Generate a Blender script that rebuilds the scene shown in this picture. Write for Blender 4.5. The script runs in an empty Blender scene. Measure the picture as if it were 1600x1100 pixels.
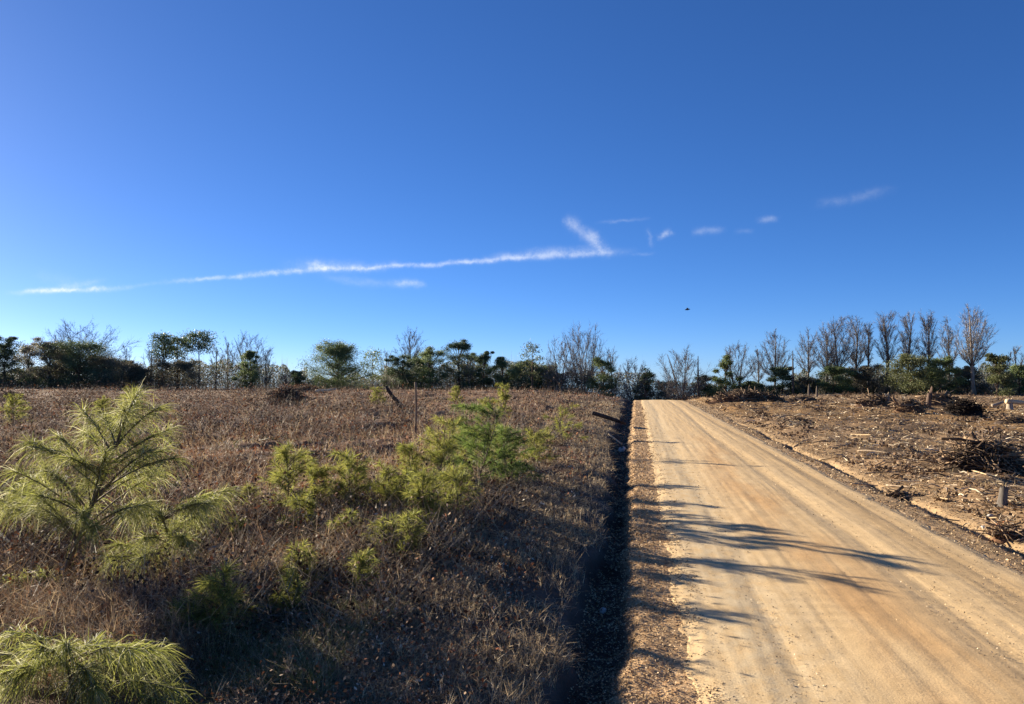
import bpy, math, random
import numpy as np
from mathutils import Vector

# ------------------------------------------------------------------ camera, sky, sun, exposure
scene = bpy.context.scene
col = scene.collection
F_PX, CX, CY = 1200.0, 800.0, 550.0          # focal length and centre in photo pixels (1600 x 1100)
CAM_Z = 2.5
PITCH = math.atan(37.0 / F_PX)
YAW = math.atan(195.0 / F_PX * math.cos(PITCH))     # the road runs along +Y, the camera looks a little left of it
cam_data = bpy.data.cameras.new('camera'); cam = bpy.data.objects.new('camera', cam_data); col.objects.link(cam)
cam.location = (0, 0, CAM_Z)
cam.rotation_euler = (math.pi / 2 + PITCH, 0, YAW)
cam_data.sensor_width = 36.0; cam_data.lens = 36.0 * F_PX / 1600.0
cam_data.clip_start = 0.05; cam_data.clip_end = 6000
scene.camera = cam

SUN_EL = math.radians(14.0)
SUN_AZ = math.radians(-60.0)                  # clockwise from +Y
scene.view_settings.view_transform = 'Standard'; scene.view_settings.look = 'None'
scene.view_settings.gamma = 1.0; scene.view_settings.use_curve_mapping = False
scene.view_settings.exposure = 1.62

sun_d = bpy.data.lights.new('sun', 'SUN'); sun_d.energy = 5.0; sun_d.angle = math.radians(0.5); sun_d.color = (1.0, 0.89, 0.71)
sun = bpy.data.objects.new('sun', sun_d); col.objects.link(sun)
SUN_DIR = Vector((math.sin(SUN_AZ) * math.cos(SUN_EL), math.cos(SUN_AZ) * math.cos(SUN_EL), math.sin(SUN_EL)))
sun.rotation_euler = SUN_DIR.to_track_quat('Z', 'Y').to_euler()
sun.location = (-20, 15, 30)

_cr = np.array([math.cos(YAW), math.sin(YAW), 0.0])
_cf = np.array([-math.sin(YAW) * math.cos(PITCH), math.cos(YAW) * math.cos(PITCH), math.sin(PITCH)])
_cu = np.cross(_cr, _cf)
def ray(px, py):
    d = _cf + _cr * (px - CX) / F_PX - _cu * (py - CY) / F_PX
    return d / np.linalg.norm(d)

class E:
    """small expression helper over shader math nodes"""
    def __init__(s, nt, sock): s.nt, s.k = nt, sock
    def _op(s, op, o=None, o2=None, clamp=False):
        n = s.nt.nodes.new('ShaderNodeMath'); n.operation = op; n.use_clamp = clamp
        for i, v in enumerate((s, o, o2)):
            if v is None: continue
            if isinstance(v, E): s.nt.links.new(v.k, n.inputs[i])
            else: n.inputs[i].default_value = float(v)
        return E(s.nt, n.outputs[0])
    def __add__(s, o): return s._op('ADD', o)
    def __sub__(s, o): return s._op('SUBTRACT', o)
    def __mul__(s, o): return s._op('MULTIPLY', o)
    def __truediv__(s, o): return s._op('DIVIDE', o)
    def clamp(s): return s._op('ADD', 0.0, clamp=True)
    def smooth(s, a, b):
        n = s.nt.nodes.new('ShaderNodeMapRange'); n.interpolation_type = 'SMOOTHSTEP'
        s.nt.links.new(s.k, n.inputs[0]); n.inputs[1].default_value = a; n.inputs[2].default_value = b
        return E(s.nt, n.outputs[0])

def build_world():
    w = bpy.data.worlds.new('World'); scene.world = w; w.use_nodes = True
    nt = w.node_tree; nt.nodes.clear(); N = nt.nodes.new; L = nt.links.new
    out = N('ShaderNodeOutputWorld'); bg = N('ShaderNodeBackground'); L(bg.outputs[0], out.inputs[0])
    bg.inputs['Strength'].default_value = 0.074
    sky = N('ShaderNodeTexSky'); sky.sky_type = 'NISHITA'; sky.sun_disc = False
    sky.sun_elevation = SUN_EL; sky.sun_rotation = SUN_AZ
    sky.altitude = 0; sky.air_density = 0.50; sky.dust_density = 0.11; sky.ozone_density = 6.2
    hs = N('ShaderNodeHueSaturation'); hs.inputs['Hue'].default_value = 0.509; hs.inputs['Saturation'].default_value = 1.11; hs.inputs['Value'].default_value = 1.0
    gm = N('ShaderNodeGamma'); gm.inputs['Gamma'].default_value = 0.8; L(sky.outputs[0], gm.inputs['Color']); L(gm.outputs[0], hs.inputs['Color'])
    # thin wisps of cirrus: strokes in azimuth / elevation with noise
    tc = N('ShaderNodeTexCoord'); sep = N('ShaderNodeSeparateXYZ'); L(tc.outputs['Generated'], sep.inputs[0])
    x, y, z = (E(nt, sep.outputs[i]) for i in range(3))
    az = x._op('ARCTAN2', y); el = z._op('ARCSINE')
    def noise(scale, detail, rough, vec=None):
        n = N('ShaderNodeTexNoise'); n.inputs['Scale'].default_value = scale; n.inputs['Detail'].default_value = detail
        n.inputs['Roughness'].default_value = rough
        L(vec if vec else tc.outputs['Generated'], n.inputs['Vector']); return n
    warp = noise(22, 4, 0.6); ws = N('ShaderNodeSeparateColor'); L(warp.outputs['Color'], ws.inputs[0])
    warp2 = noise(110, 4, 0.6); ws2 = N('ShaderNodeSeparateColor'); L(warp2.outputs['Color'], ws2.inputs[0])
    az = az + (E(nt, ws.outputs[0]) - 0.5) * 0.02 + (E(nt, ws2.outputs[0]) - 0.5) * 0.014
    el = el + (E(nt, ws.outputs[1]) - 0.5) * 0.010 + (E(nt, ws2.outputs[1]) - 0.5) * 0.0045
    br = E(nt, noise(48, 8, 0.75).outputs['Fac']).smooth(0.34, 0.66)
    def ae(px, py):
        d = ray(px, py); return math.atan2(d[0], d[1]), math.asin(d[2])
    total = None
    #        x0   y0   x1   y1   width  strength
    strokes = [(35, 456, 190, 450, 5.0, 1.1), (90, 450, 160, 440, 7, .3), (180, 451, 300, 438, 4, .12), (270, 438, 420, 430, 4.5, .5), (380, 430, 520, 419, 6.0, .65), (460, 421, 610, 416, 10.0, .40), (450, 412, 560, 410, 10, .16),
               (482, 411, 512, 421, 8, .5), (500, 420, 720, 412, 5.0, .6), (680, 412, 840, 403, 5.5, .62), (780, 402, 965, 394, 8.5, .6), (820, 392, 930, 388, 8, .2), (952, 397, 922, 362, 13, .36), (945, 388, 890, 344, 15, .30), (905, 356, 885, 344, 12, .25),
               (622, 443, 662, 444, 8, .5), (530, 434, 650, 447, 9, .13), (500, 432, 580, 446, 8, .1), (1028, 370, 1050, 360, 8, .45), (1014, 358, 1019, 384, 6, .15), (985, 398, 1020, 394, 4, .10),
               (1080, 362, 1130, 360, 8, .20), (1185, 343, 1218, 341, 6, .25), (1280, 319, 1385, 299, 10, .14), (940, 347, 1012, 342, 4, .16), (60, 428, 130, 445, 12, .10), (1150, 362, 1175, 360, 5, .08)]
    for x0, y0, x1, y1, wd, st in strokes:
        a0, e0 = ae(x0, y0); a1, e1 = ae(x1, y1); dx, dy = a1 - a0, e1 - e0; ln = math.hypot(dx, dy)
        u = ((az - a0) * (dx / ln) + (el - e0) * (dy / ln)) / ln
        v = ((az - a0) * (-dy / ln) + (el - e0) * (dx / ln)) / (wd * .58 / F_PX)
        m = (v * v * -1.0)._op('EXPONENT') * u.smooth(-0.2, 0.35) * (u * -1.0 + 1.0).smooth(-0.2, 0.35) * st
        total = m if total is None else total + m
    mask = (total * (br * 0.72 + 0.28)).clamp() * 0.7
    mix = N('ShaderNodeMix'); mix.data_type = 'RGBA'
    L(mask.k, mix.inputs[0]); L(hs.outputs[0], mix.inputs[6]); mix.inputs[7].default_value = (5.0, 5.15, 5.3, 1)
    L(mix.outputs[2], bg.inputs['Color'])
    return mix
CLOUD_MIX = build_world()

# ------------------------------------------------------------------ noise, terrain height
rng = np.random.default_rng(7); random.seed(7)
def _h(ix, iy, s):
    v = np.sin(ix * 127.1 + iy * 311.7 + s * 74.7) * 43758.5453
    return v - np.floor(v)
def vnoise(x, y, s=0):
    x = np.asarray(x, float); y = np.asarray(y, float)
    ix, iy = np.floor(x), np.floor(y); fx, fy = x - ix, y - iy
    fx = fx * fx * (3 - 2 * fx); fy = fy * fy * (3 - 2 * fy)
    a = _h(ix, iy, s); b = _h(ix + 1, iy, s); c = _h(ix, iy + 1, s); d = _h(ix + 1, iy + 1, s)
    return (a + (b - a) * fx) * (1 - fy) + (c + (d - c) * fx) * fy
def fbm(x, y, s=0, o=4):
    t, a, f, n = 0, 0.5, 1.0, 0
    for k in range(o): t = t + a * vnoise(x * f, y * f, s + k); n += a; a *= .5; f *= 2.03
    return t / n
def sst(a, b, x):
    t = np.clip((x - a) / (b - a), 0, 1); return t * t * (3 - 2 * t)

ROAD_L, ROAD_R = 0.40, 4.80
def ditch_edges(Y):
    e = -0.58 - 0.022 * np.clip(Y - 6, 0, 22) - 0.34 * (fbm(Y * 1.4, 0 * Y, 31, 3) - .5) - 0.40 * (vnoise(Y * 0.33, 0 * Y, 32) - .5)
    r = -0.10 - 0.005 * np.clip(Y - 6, 0, 30) - 0.24 * (fbm(Y * 1.3, 0 * Y, 33, 3) - .5)
    return e, r
PITS = [(432, 697, .9, .45), (372, 704, .8, .4), (498, 696, .6, .35), (622, 698, .7, .35), (336, 780, .5, .4), (270, 770, .6, .4), (25, 662, 1.4, .5), (18, 700, .9, .45), (300, 690, .8, .3), (560, 672, 1.0, .35),
        (180, 680, 1.2, .4), (480, 655, 1.5, .4), (230, 655, 1.5, .4), (330, 650, 1.8, .4), (700, 650, 1.2, .3), (120, 860, .35, .25), (400, 860, .35, .25), (430, 960, .35, .3), (330, 1010, .4, .3), (500, 905, .3, .3), (260, 1060, .4, .3), (560, 830, .3, .2)]
_pw = []
for _px, _py, _r, _d in PITS:
    _v = ray(_px, _py); _t = (0.5 - CAM_Z) / _v[2]; _pw.append((_v[0] * _t, _v[1] * _t, _r, _d))
def height(X, Y):
    X = np.asarray(X, float); Y = np.asarray(Y, float)
    # the hill crest beyond 70 m and the land falling away past the woods
    t = np.clip(Y - 72, 0, 60)
    corr = 1 - 0.80 * np.maximum(sst(-4, -16, X), sst(7, 24, X))
    drop = 0.00104 * t * t * corr
    D = np.hypot(X, Y)
    drop = drop + 0.035 * np.clip(D - 175, 0, None)
    el, er = ditch_edges(Y)
    # left field and bank
    field = 0.50 + 0.24 * (fbm(X / 14, Y / 14, 3) - .5) + 0.80 * (fbm(X / 2.3, Y / 2.3, 5, 4) - .5) * sst(-1.5, -5.0, X) + 0.20 * (fbm(X / .6, Y / .6, 8, 3) - .5)
    for x_, y_, r_, d_ in _pw: field = field - d_ * np.exp(-((X - x_) ** 2 + (Y - y_) ** 2) / (r_ * r_)) + .25 * d_ * np.exp(-((X - x_ + r_) ** 2 + (Y - y_ - r_) ** 2) / (r_ * r_))
    lip = 0.035 + 0.09 * (fbm(X / .5, Y / .5, 9, 3) - .5)
    bank = field + (lip - field) * np.exp(-np.clip(el - X, 0, None) / 1.7)
    floor = -0.27 + 0.16 * (fbm(X / .35, Y / .35, 12, 3) - .5)
    z = bank + (floor - bank) * sst(-0.06, 0.26, X - el + .12 * (fbm(X / .25, Y / .25, 35, 3) - .5))
    should = -0.012 + 0.05 * (fbm(X / .3, Y / .3, 14, 3) - .5) * sst(ROAD_L + .1, ROAD_L - .2, X)
    z = z + (should - z) * sst(-0.26, 0.12, X - er + .16 * (fbm(X / .3, Y / .3, 36, 3) - .5))
    # right: shoulder, a shallow rut, then the cleared field
    rr = 5.55 + 0.25 * (vnoise(Y * .25, 0 * Y, 41) - .5)
    edge = 5.05 + 0.30 * (vnoise(Y * .5, 0 * Y, 42) - .5)
    rf = 0.20 + 0.35 * (fbm(X / 16, Y / 16, 21) - .5) + 0.42 * (fbm(X / 2.2, Y / 2.2, 23, 4) - .5) + 0.12 * (fbm(X / .45, Y / .45, 25, 3) - .5)
    sr = 0.06 * (fbm(X / .3, Y / .3, 27, 3) - .5) - 0.02
    z = z + (sr - z) * sst(ROAD_R - .05, ROAD_R + .35, X)
    z = z - 0.13 * np.exp(-((X - edge - .35) / .13) ** 2) * (0.4 + 0.9 * vnoise(Y * .6, 0 * Y, 43)) * sst(60, 25, Y)
    z = z + (rf - z) * sst(0.0, 1.5, X - rr)
    return z - drop
def gz(x, y): return float(height(np.array([x]), np.array([y]))[0])

def hit(px, py):
    """where the ray through a photo pixel meets the ground"""
    d = ray(px, py); t = np.geomspace(3, 400, 600)
    P = np.array([0, 0, CAM_Z]) + t[:, None] * d
    below = np.nonzero(P[:, 2] < height(P[:, 0], P[:, 1]))[0]
    if len(below) == 0: return P[-1]
    a, b = t[max(below[0] - 1, 0)], t[below[0]]
    for _ in range(12):
        m = (a + b) / 2; p = np.array([0, 0, CAM_Z]) + m * d
        if p[2] < gz(p[0], p[1]): b = m
        else: a = m
    p = np.array([0, 0, CAM_Z]) + b * d; p[2] = gz(p[0], p[1]); return p
def at_depth(px, py, ref, off=0.0):
    """point on the pixel's ray at the same camera depth as the point ref (plus off)"""
    k = float(np.dot(np.asarray(ref) - np.array([0, 0, CAM_Z]), _cf)) + off
    d = ray(px, py); return np.array([0, 0, CAM_Z]) + d * (k / float(np.dot(d, _cf)))
def column(px, dist):
    """ground point at a given distance in a pixel column"""
    d = ray(px, 587); h = d[:2] / np.linalg.norm(d[:2]); x, y = h * dist
    return np.array([x, y, gz(x, y)])

# ------------------------------------------------------------------ object helpers
def link(o, parent=None):
    col.objects.link(o)
    if parent is not None: o.parent = parent
    return o
def tag(o, label=None, cat=None, group=None, kind=None):
    if label: o['label'] = label
    if cat: o['category'] = cat
    if group: o['group'] = group
    if kind: o['kind'] = kind
    return o
def thing(name, label, cat, loc, group=None):
    o = bpy.data.objects.new(name, None); o.empty_display_size = 0.2; o.location = [float(v) for v in loc]
    link(o); return tag(o, label, cat, group)

class MB:
    """collects vertices, faces and point colours; build() makes ONE mesh object"""
    def __init__(s): s.V, s.F, s.C, s.n = [], {3: [], 4: []}, [], 0
    def add(s, V, F, C=None):
        V = np.asarray(V, np.float32).reshape(-1, 3); F = np.asarray(F, np.int64)
        s.V.append(V); s.F[F.shape[1]].append(F + s.n); s.n += len(V)
        if C is None: C = np.ones((len(V), 3), np.float32)
        C = np.asarray(C, np.float32)
        if C.ndim == 1: C = np.tile(C, (len(V), 1))
        s.C.append(C)
    def tube(s, P, R, sides=5, c=None, cap=True):
        P = np.asarray(P, float); R = np.asarray(R, float) * np.ones(len(P)); n = len(P)
        T = np.gradient(P, axis=0); T /= np.linalg.norm(T, axis=1)[:, None] + 1e-9
        ref = np.array([0.13, 0.97, 0.2]) if abs(T[0][1]) < .9 else np.array([0.97, .1, .2])
        U = np.cross(T, ref); U /= np.linalg.norm(U, axis=1)[:, None] + 1e-9; W = np.cross(T, U)
        a = np.arange(sides) * 2 * math.pi / sides
        V = P[:, None, :] + R[:, None, None] * (np.cos(a)[None, :, None] * U[:, None, :] + np.sin(a)[None, :, None] * W[:, None, :])
        i = np.arange(n - 1)[:, None] * sides; j = np.arange(sides)[None, :]; k = (j + 1) % sides
        F = np.stack([i + j, i + k, i + sides + k, i + sides + j], -1).reshape(-1, 4)
        V = V.reshape(-1, 3)
        if cap:
            m = len(V); V = np.vstack([V, P[-1], P[0]])
            jj = np.arange(sides); kk = (jj + 1) % sides; b = (n - 1) * sides
            s.add(V, F, c); base = s.n - len(V)
            s.F[3].append(np.stack([b + jj, b + kk, np.full(sides, m)], -1) + base)
            s.F[3].append(np.stack([kk, jj, np.full(sides, m + 1)], -1) + base)
        else: s.add(V, F, c)
    def slivers(s, P0, P1, W, C, P2=None):
        """thin tapering twigs or needles; P2 makes them bend"""
        P0, P1 = np.asarray(P0, float), np.asarray(P1, float); n = len(P0)
        if n == 0: return
        W = np.asarray(W, float) * np.ones(n)
        d = P1 - P0; r = rng.normal(size=(n, 3)); side = np.cross(d, r); side /= np.linalg.norm(side, axis=1)[:, None] + 1e-9
        side *= W[:, None] * .5
        C = np.asarray(C, float); C = np.tile(C, (n, 1)) if C.ndim == 1 else C
        if P2 is None:
            s.add(np.stack([P0 - side, P0 + side, P1], 1), np.arange(n * 3).reshape(-1, 3), np.repeat(C, 3, 0))
        else:
            V = np.stack([P0 - side, P0 + side, P1 + side * .8, P1 - side * .8, P2], 1); i = np.arange(n)[:, None] * 5
            s.add(V, np.hstack([i, i + 1, i + 2, i + 3]), np.repeat(C, 5, 0)); b = s.n - n * 5
            s.F[3].append(np.hstack([i + 3, i + 2, i + 4]) + b)
    def quads(s, P, size, C, aspect=1.0, flat=0.0):
        """leaf-sized faces at random angles; flat > 0 lays them down"""
        n = len(P)
        if n == 0: return
        size = np.asarray(size, float) * np.ones(n)
        a = rng.normal(size=(n, 3)); a[:, 2] *= (1 - flat); a /= np.linalg.norm(a, axis=1)[:, None] + 1e-9
        b = np.cross(a, rng.normal(size=(n, 3)) + (np.array([0, 0, 3.0]) * flat)); b /= np.linalg.norm(b, axis=1)[:, None] + 1e-9
        a = a * size[:, None] * .5; b = b * size[:, None] * .5 * aspect
        C = np.asarray(C, float); C = np.tile(C, (n, 1)) if C.ndim == 1 else C
        s.add(np.stack([P - a, P - b, P + a, P + b], 1), np.arange(n * 4).reshape(-1, 4), np.repeat(C, 4, 0))
    def build(s, name, mat, parent=None, smooth=False, kind=None):
        V = np.vstack(s.V); C = np.vstack(s.C); me = bpy.data.meshes.new(name)
        loops, starts, tot = [], [], 0
        for k in (3, 4):
            if s.F[k]:
                f = np.vstack(s.F[k]); loops.append(f.ravel()); starts.append(tot + np.arange(len(f)) * k); tot += f.size
        loops = np.concatenate(loops).astype(np.int32); starts = np.concatenate(starts).astype(np.int32)
        me.vertices.add(len(V)); me.vertices.foreach_set('co', V.astype(np.float32).ravel())
        me.loops.add(len(loops)); me.loops.foreach_set('vertex_index', loops)
        me.polygons.add(len(starts)); me.polygons.foreach_set('loop_start', starts)
        if smooth: me.polygons.foreach_set('use_smooth', np.ones(len(starts), bool))
        ca = me.color_attributes.new('Col', 'FLOAT_COLOR', 'POINT')
        ca.data.foreach_set('color', np.hstack([C, np.ones((len(C), 1), np.float32)]).astype(np.float32).ravel())
        me.update(calc_edges=True); me.validate()
        me.materials.append(mat)
        o = bpy.data.objects.new(name, me); link(o, parent)
        if kind: o['kind'] = kind
        return o

# ------------------------------------------------------------------ materials
def new_mat(name):
    m = bpy.data.materials.new(name); m.use_nodes = True; nt = m.node_tree; nt.nodes.clear()
    out = nt.nodes.new('ShaderNodeOutputMaterial'); return m, nt, out
def leaf_mat(name, trans=0.35, rough=0.55, spec=0.3):
    m, nt, out = new_mat(name); N = nt.nodes.new; L = nt.links.new
    at = N('ShaderNodeVertexColor'); at.layer_name = 'Col'
    p = N('ShaderNodeBsdfPrincipled'); p.inputs['Roughness'].default_value = rough; p.inputs['Specular IOR Level'].default_value = spec
    L(at.outputs[0], p.inputs['Base Color'])
    t = N('ShaderNodeBsdfTranslucent'); L(at.outputs[0], t.inputs[0])
    mx = N('ShaderNodeMixShader'); mx.inputs[0].default_value = trans
    L(p.outputs[0], mx.inputs[1]); L(t.outputs[0], mx.inputs[2]); L(mx.outputs[0], out.inputs[0]); return m
def wood_mat(name, c1, c2, scale=8, rough=0.85, bump=0.4, stretch=(1, 1, .25)):
    m, nt, out = new_mat(name); N = nt.nodes.new; L = nt.links.new
    tc = N('ShaderNodeTexCoord'); mp = N('ShaderNodeMapping'); mp.inputs['Scale'].default_value = stretch; L(tc.outputs['Object'], mp.inputs[0])
    n = N('ShaderNodeTexNoise'); n.inputs['Scale'].default_value = scale; n.inputs['Detail'].default_value = 6; n.inputs['Roughness'].default_value = .65; L(mp.outputs[0], n.inputs[0])
    r = N('ShaderNodeValToRGB'); r.color_ramp.elements[0].position = .33; r.color_ramp.elements[1].position = .68
    r.color_ramp.elements[0].color = (*c1, 1); r.color_ramp.elements[1].color = (*c2, 1); L(n.outputs['Fac'], r.inputs[0])
    at = N('ShaderNodeVertexColor'); at.layer_name = 'Col'
    mu = N('ShaderNodeMix'); mu.data_type = 'RGBA'; mu.blend_type = 'MULTIPLY'; mu.inputs[0].default_value = 1; L(r.outputs[0], mu.inputs[6]); L(at.outputs[0], mu.inputs[7])
    p = N('ShaderNodeBsdfPrincipled'); p.inputs['Roughness'].default_value = rough; p.inputs['Specular IOR Level'].default_value = .2
    L(mu.outputs[2], p.inputs['Base Color'])
    b = N('ShaderNodeBump'); b.inputs['Strength'].default_value = bump; b.inputs['Distance'].default_value = .02; L(n.outputs['Fac'], b.inputs['Height']); L(b.outputs[0], p.inputs['Normal'])
    L(p.outputs[0], out.inputs[0]); return m
def soil_mat(name, fine=38.0, coarse=2.2, bump=0.5, lo=.55, hi=1.5):
    """vertex colour (kind of soil) broken up by noise at three sizes"""
    m, nt, out = new_mat(name); N = nt.nodes.new; L = nt.links.new
    at = N('ShaderNodeVertexColor'); at.layer_name = 'Col'; tc = N('ShaderNodeTexCoord')
    def no(sc, d, r=.65):
        n = N('ShaderNodeTexNoise'); n.inputs['Scale'].default_value = sc; n.inputs['Detail'].default_value = d; n.inputs['Roughness'].default_value = r
        L(tc.outputs['Object'], n.inputs[0]); return E(nt, n.outputs['Fac'])
    a = no(fine, 5); b = no(coarse, 5); c = no(9.0, 4)
    k = a.smooth(.25, .75) * .45 + b.smooth(.3, .7) * .3 + c.smooth(.3, .7) * .35
    k = k * (hi - lo) + lo
    cm = N('ShaderNodeCombineColor'); 
    for i in range(3): L(k.k, cm.inputs[i])
    mu = N('ShaderNodeMix'); mu.data_type = 'RGBA'; mu.blend_type = 'MULTIPLY'; mu.inputs[0].default_value = 1; L(at.outputs[0], mu.inputs[6]); L(cm.outputs[0], mu.inputs[7])
    p = N('ShaderNodeBsdfPrincipled'); p.inputs['Roughness'].default_value = .95; p.inputs['Specular IOR Level'].default_value = .1
    L(mu.outputs[2], p.inputs['Base Color'])
    bp = N('ShaderNodeBump'); bp.inputs['Strength'].default_value = bump; bp.inputs['Distance'].default_value = .05
    hh = a * .5 + c * .8; L(hh.k, bp.inputs['Height']); L(bp.outputs[0], p.inputs['Normal'])
    L(p.outputs[0], out.inputs[0]); return m
def road_mat():
    m, nt, out = new_mat('packed_sand'); N = nt.nodes.new; L = nt.links.new
    tc = N('ShaderNodeTexCoord'); sp = N('ShaderNodeSeparateXYZ'); L(tc.outputs['Object'], sp.inputs[0]); X = E(nt, sp.outputs[0]); Y = E(nt, sp.outputs[1])
    def no(scale, vec, d=4, r=.6):
        mp = N('ShaderNodeMapping'); mp.inputs['Scale'].default_value = vec; L(tc.outputs['Object'], mp.inputs[0])
        n = N('ShaderNodeTexNoise'); n.inputs['Scale'].default_value = scale; n.inputs['Detail'].default_value = d; n.inputs['Roughness'].default_value = r
        L(mp.outputs[0], n.inputs[0]); return E(nt, n.outputs['Fac'])
    def mixc(fac, a, b):
        n = N('ShaderNodeMix'); n.data_type = 'RGBA'; L(fac.k, n.inputs[0])
        for i, v in ((6, a), (7, b)):
            if isinstance(v, tuple): n.inputs[i].default_value = (*v, 1)
            else: L(v, n.inputs[i])
        return n.outputs[2]
    streak = no(5.0, (1, .012, 1), 5, .65); streak2 = no(16.0, (1, .02, 1), 4, .6)
    patch = no(.8, (1, .22, 1), 4, .6); fine = no(55, (1, 1, 1), 5, .7); mid = no(6, (1, .6, 1), 4, .6)
    c = mixc(streak.smooth(.25, .75), (.58, .395, .195), (.67, .475, .25))
    c = mixc(streak2.smooth(.42, .66) * .28, c, (.44, .285, .13))
    # the orange clay along the crown of the road
    g = X + (patch - .5) * .9 - 2.45
    band = (g * g * -3.2)._op('EXPONENT') * patch.smooth(.40, .6) * .62 * Y.smooth(40.0, 20.0)
    c = mixc(band.clamp(), c, (.50, .265, .095))
    g2 = X + (patch - .5) * .6 - 4.15
    band2 = (g2 * g2 * -14)._op('EXPONENT') * .4
    c = mixc(band2.clamp(), c, (.42, .26, .11))
    g3 = X + (mid - .5) * .5 - 1.1
    c = mixc(((g3 * g3 * -2.5)._op('EXPONENT') * mid.smooth(.3, .65) * .5).clamp(), c, (.50, .42, .28))
    k = fine * .8 + mid * .45 + .38
    cm = N('ShaderNodeCombineColor')
    for i in range(3): L(k.k, cm.inputs[i])
    mu = N('ShaderNodeMix'); mu.data_type = 'RGBA'; mu.blend_type = 'MULTIPLY'; mu.inputs[0].default_value = 1; L(c, mu.inputs[6]); L(cm.outputs[0], mu.inputs[7])
    p = N('ShaderNodeBsdfPrincipled'); p.inputs['Roughness'].default_value = .9; p.inputs['Specular IOR Level'].default_value = .15
    L(mu.outputs[2], p.inputs['Base Color'])
    bp = N('ShaderNodeBump'); bp.inputs['Strength'].default_value = .35; bp.inputs['Distance'].default_value = .012
    L((fine + streak * .8 + streak2 * .5 + no(24, (.5, 1, 1), 3) * .6).k, bp.inputs['Height']); L(bp.outputs[0], p.inputs['Normal'])
    L(p.outputs[0], out.inputs[0]); return m

M = dict(
    ground=soil_mat('bare_soil'), road=road_mat(),
    leaf=leaf_mat('evergreen_leaf', .35), needle=leaf_mat('pine_needle', .55, .6, .3), grass=leaf_mat('dry_stalk', .3, .6, .25), litter=leaf_mat('litter', .1, .8, .15),
    bark=wood_mat('grey_bark', (.07, .058, .048), (.17, .145, .12)), twig=leaf_mat('bare_twig', .0, .8, .1),
    pine_bark=wood_mat('pine_bark', (.06, .04, .03), (.16, .10, .07)), sap=wood_mat('sapling_bark', (.09, .06, .04), (.20, .15, .10), 30),
    dead=wood_mat('weathered_wood', (.16, .12, .09), (.42, .34, .25), 14), cut=wood_mat('fresh_cut_wood', (.42, .30, .17), (.68, .53, .34), 20),
    dark=wood_mat('charred_wood', (.02, .015, .012), (.09, .065, .05), 12), mound=soil_mat('mound_soil', 20, 2, .6), stone=wood_mat('pale_stone', (.35, .31, .26), (.62, .58, .52), 6, .8, .3, (1, 1, 1)),
    feather=wood_mat('dark_feather', (.015, .015, .018), (.04, .04, .045), 6),
)

# ------------------------------------------------------------------ ground and road
def axis(segs):
    out = []
    for a, b, st in segs: out.append(np.arange(a, b, st))
    return np.unique(np.round(np.concatenate(out), 4))
def grid(mb, xs, ys, zfun, cfun):
    X, Y = np.meshgrid(xs, ys); Z = zfun(X, Y); V = np.stack([X, Y, Z], -1).reshape(-1, 3)
    nx, ny = len(xs), len(ys); i = np.arange(ny - 1)[:, None] * nx + np.arange(nx - 1)[None, :]
    mb.add(V, np.stack([i, i + 1, i + nx + 1, i + nx], -1).reshape(-1, 4), cfun(X, Y).reshape(-1, 3))
def ground_col(X, Y):
    a = fbm(X / 5, Y / 5, 51)[..., None]; b = fbm(X / 1.1, Y / 1.1, 53)[..., None]; c = fbm(X / 22, Y / 22, 55)[..., None]
    left = np.array([.085, .046, .029]) * (1 - b) + np.array([.215, .122, .072]) * b
    bare = sst(.52, .66, fbm(X / 3.2, Y / 3.2, 57))[..., None]; left = left + (np.array([.27, .175, .10]) - left) * bare * .7
    left = left + np.array([.05, .012, -.002]) * np.clip(a - .5, 0, 1) * 2
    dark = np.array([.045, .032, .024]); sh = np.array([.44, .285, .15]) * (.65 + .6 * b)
    right = np.array([.23, .128, .050]) * (1 - a) + np.array([.37, .225, .098]) * a
    right = right * (.5 + .62 * b); grey = np.array([.23, .175, .13]); right = right + (grey - right) * np.clip(c * 2 - .8, 0, .35)
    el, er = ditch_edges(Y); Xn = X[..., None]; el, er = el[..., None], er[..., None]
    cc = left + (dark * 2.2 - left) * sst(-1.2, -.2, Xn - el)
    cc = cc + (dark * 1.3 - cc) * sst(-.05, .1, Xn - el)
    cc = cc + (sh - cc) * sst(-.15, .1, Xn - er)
    rs = np.array([.32, .215, .115]) * (.6 + .8 * b)
    cc = cc + (rs - cc) * sst(ROAD_R - .1, ROAD_R + .2, Xn)
    return cc + (right - cc) * sst(5.4, 6.4, Xn)
mb = MB()
xs = axis([(-1500, -300, 150), (-300, -120, 12), (-120, -50, 3), (-50, -20, .8), (-20, -8, .22), (-8, -1.5, .09), (-1.5, .6, .035), (.6, 4.6, .5), (4.6, 6.6, .07), (6.6, 16, .16), (16, 40, .5), (40, 110, 2.5), (110, 300, 15), (300, 1501, 150)])
ys = [2.0]; 
while ys[-1] < 190: ys.append(ys[-1] * 1.0105 + .012)
ys = np.concatenate([[-400, -100, -30, -10, -3, 0, 1], ys, [210, 240, 300, 400, 600, 900, 1300, 2000]])
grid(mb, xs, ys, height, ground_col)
tag(mb.build('ground', M['ground'], smooth=True), kind='structure')

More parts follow.
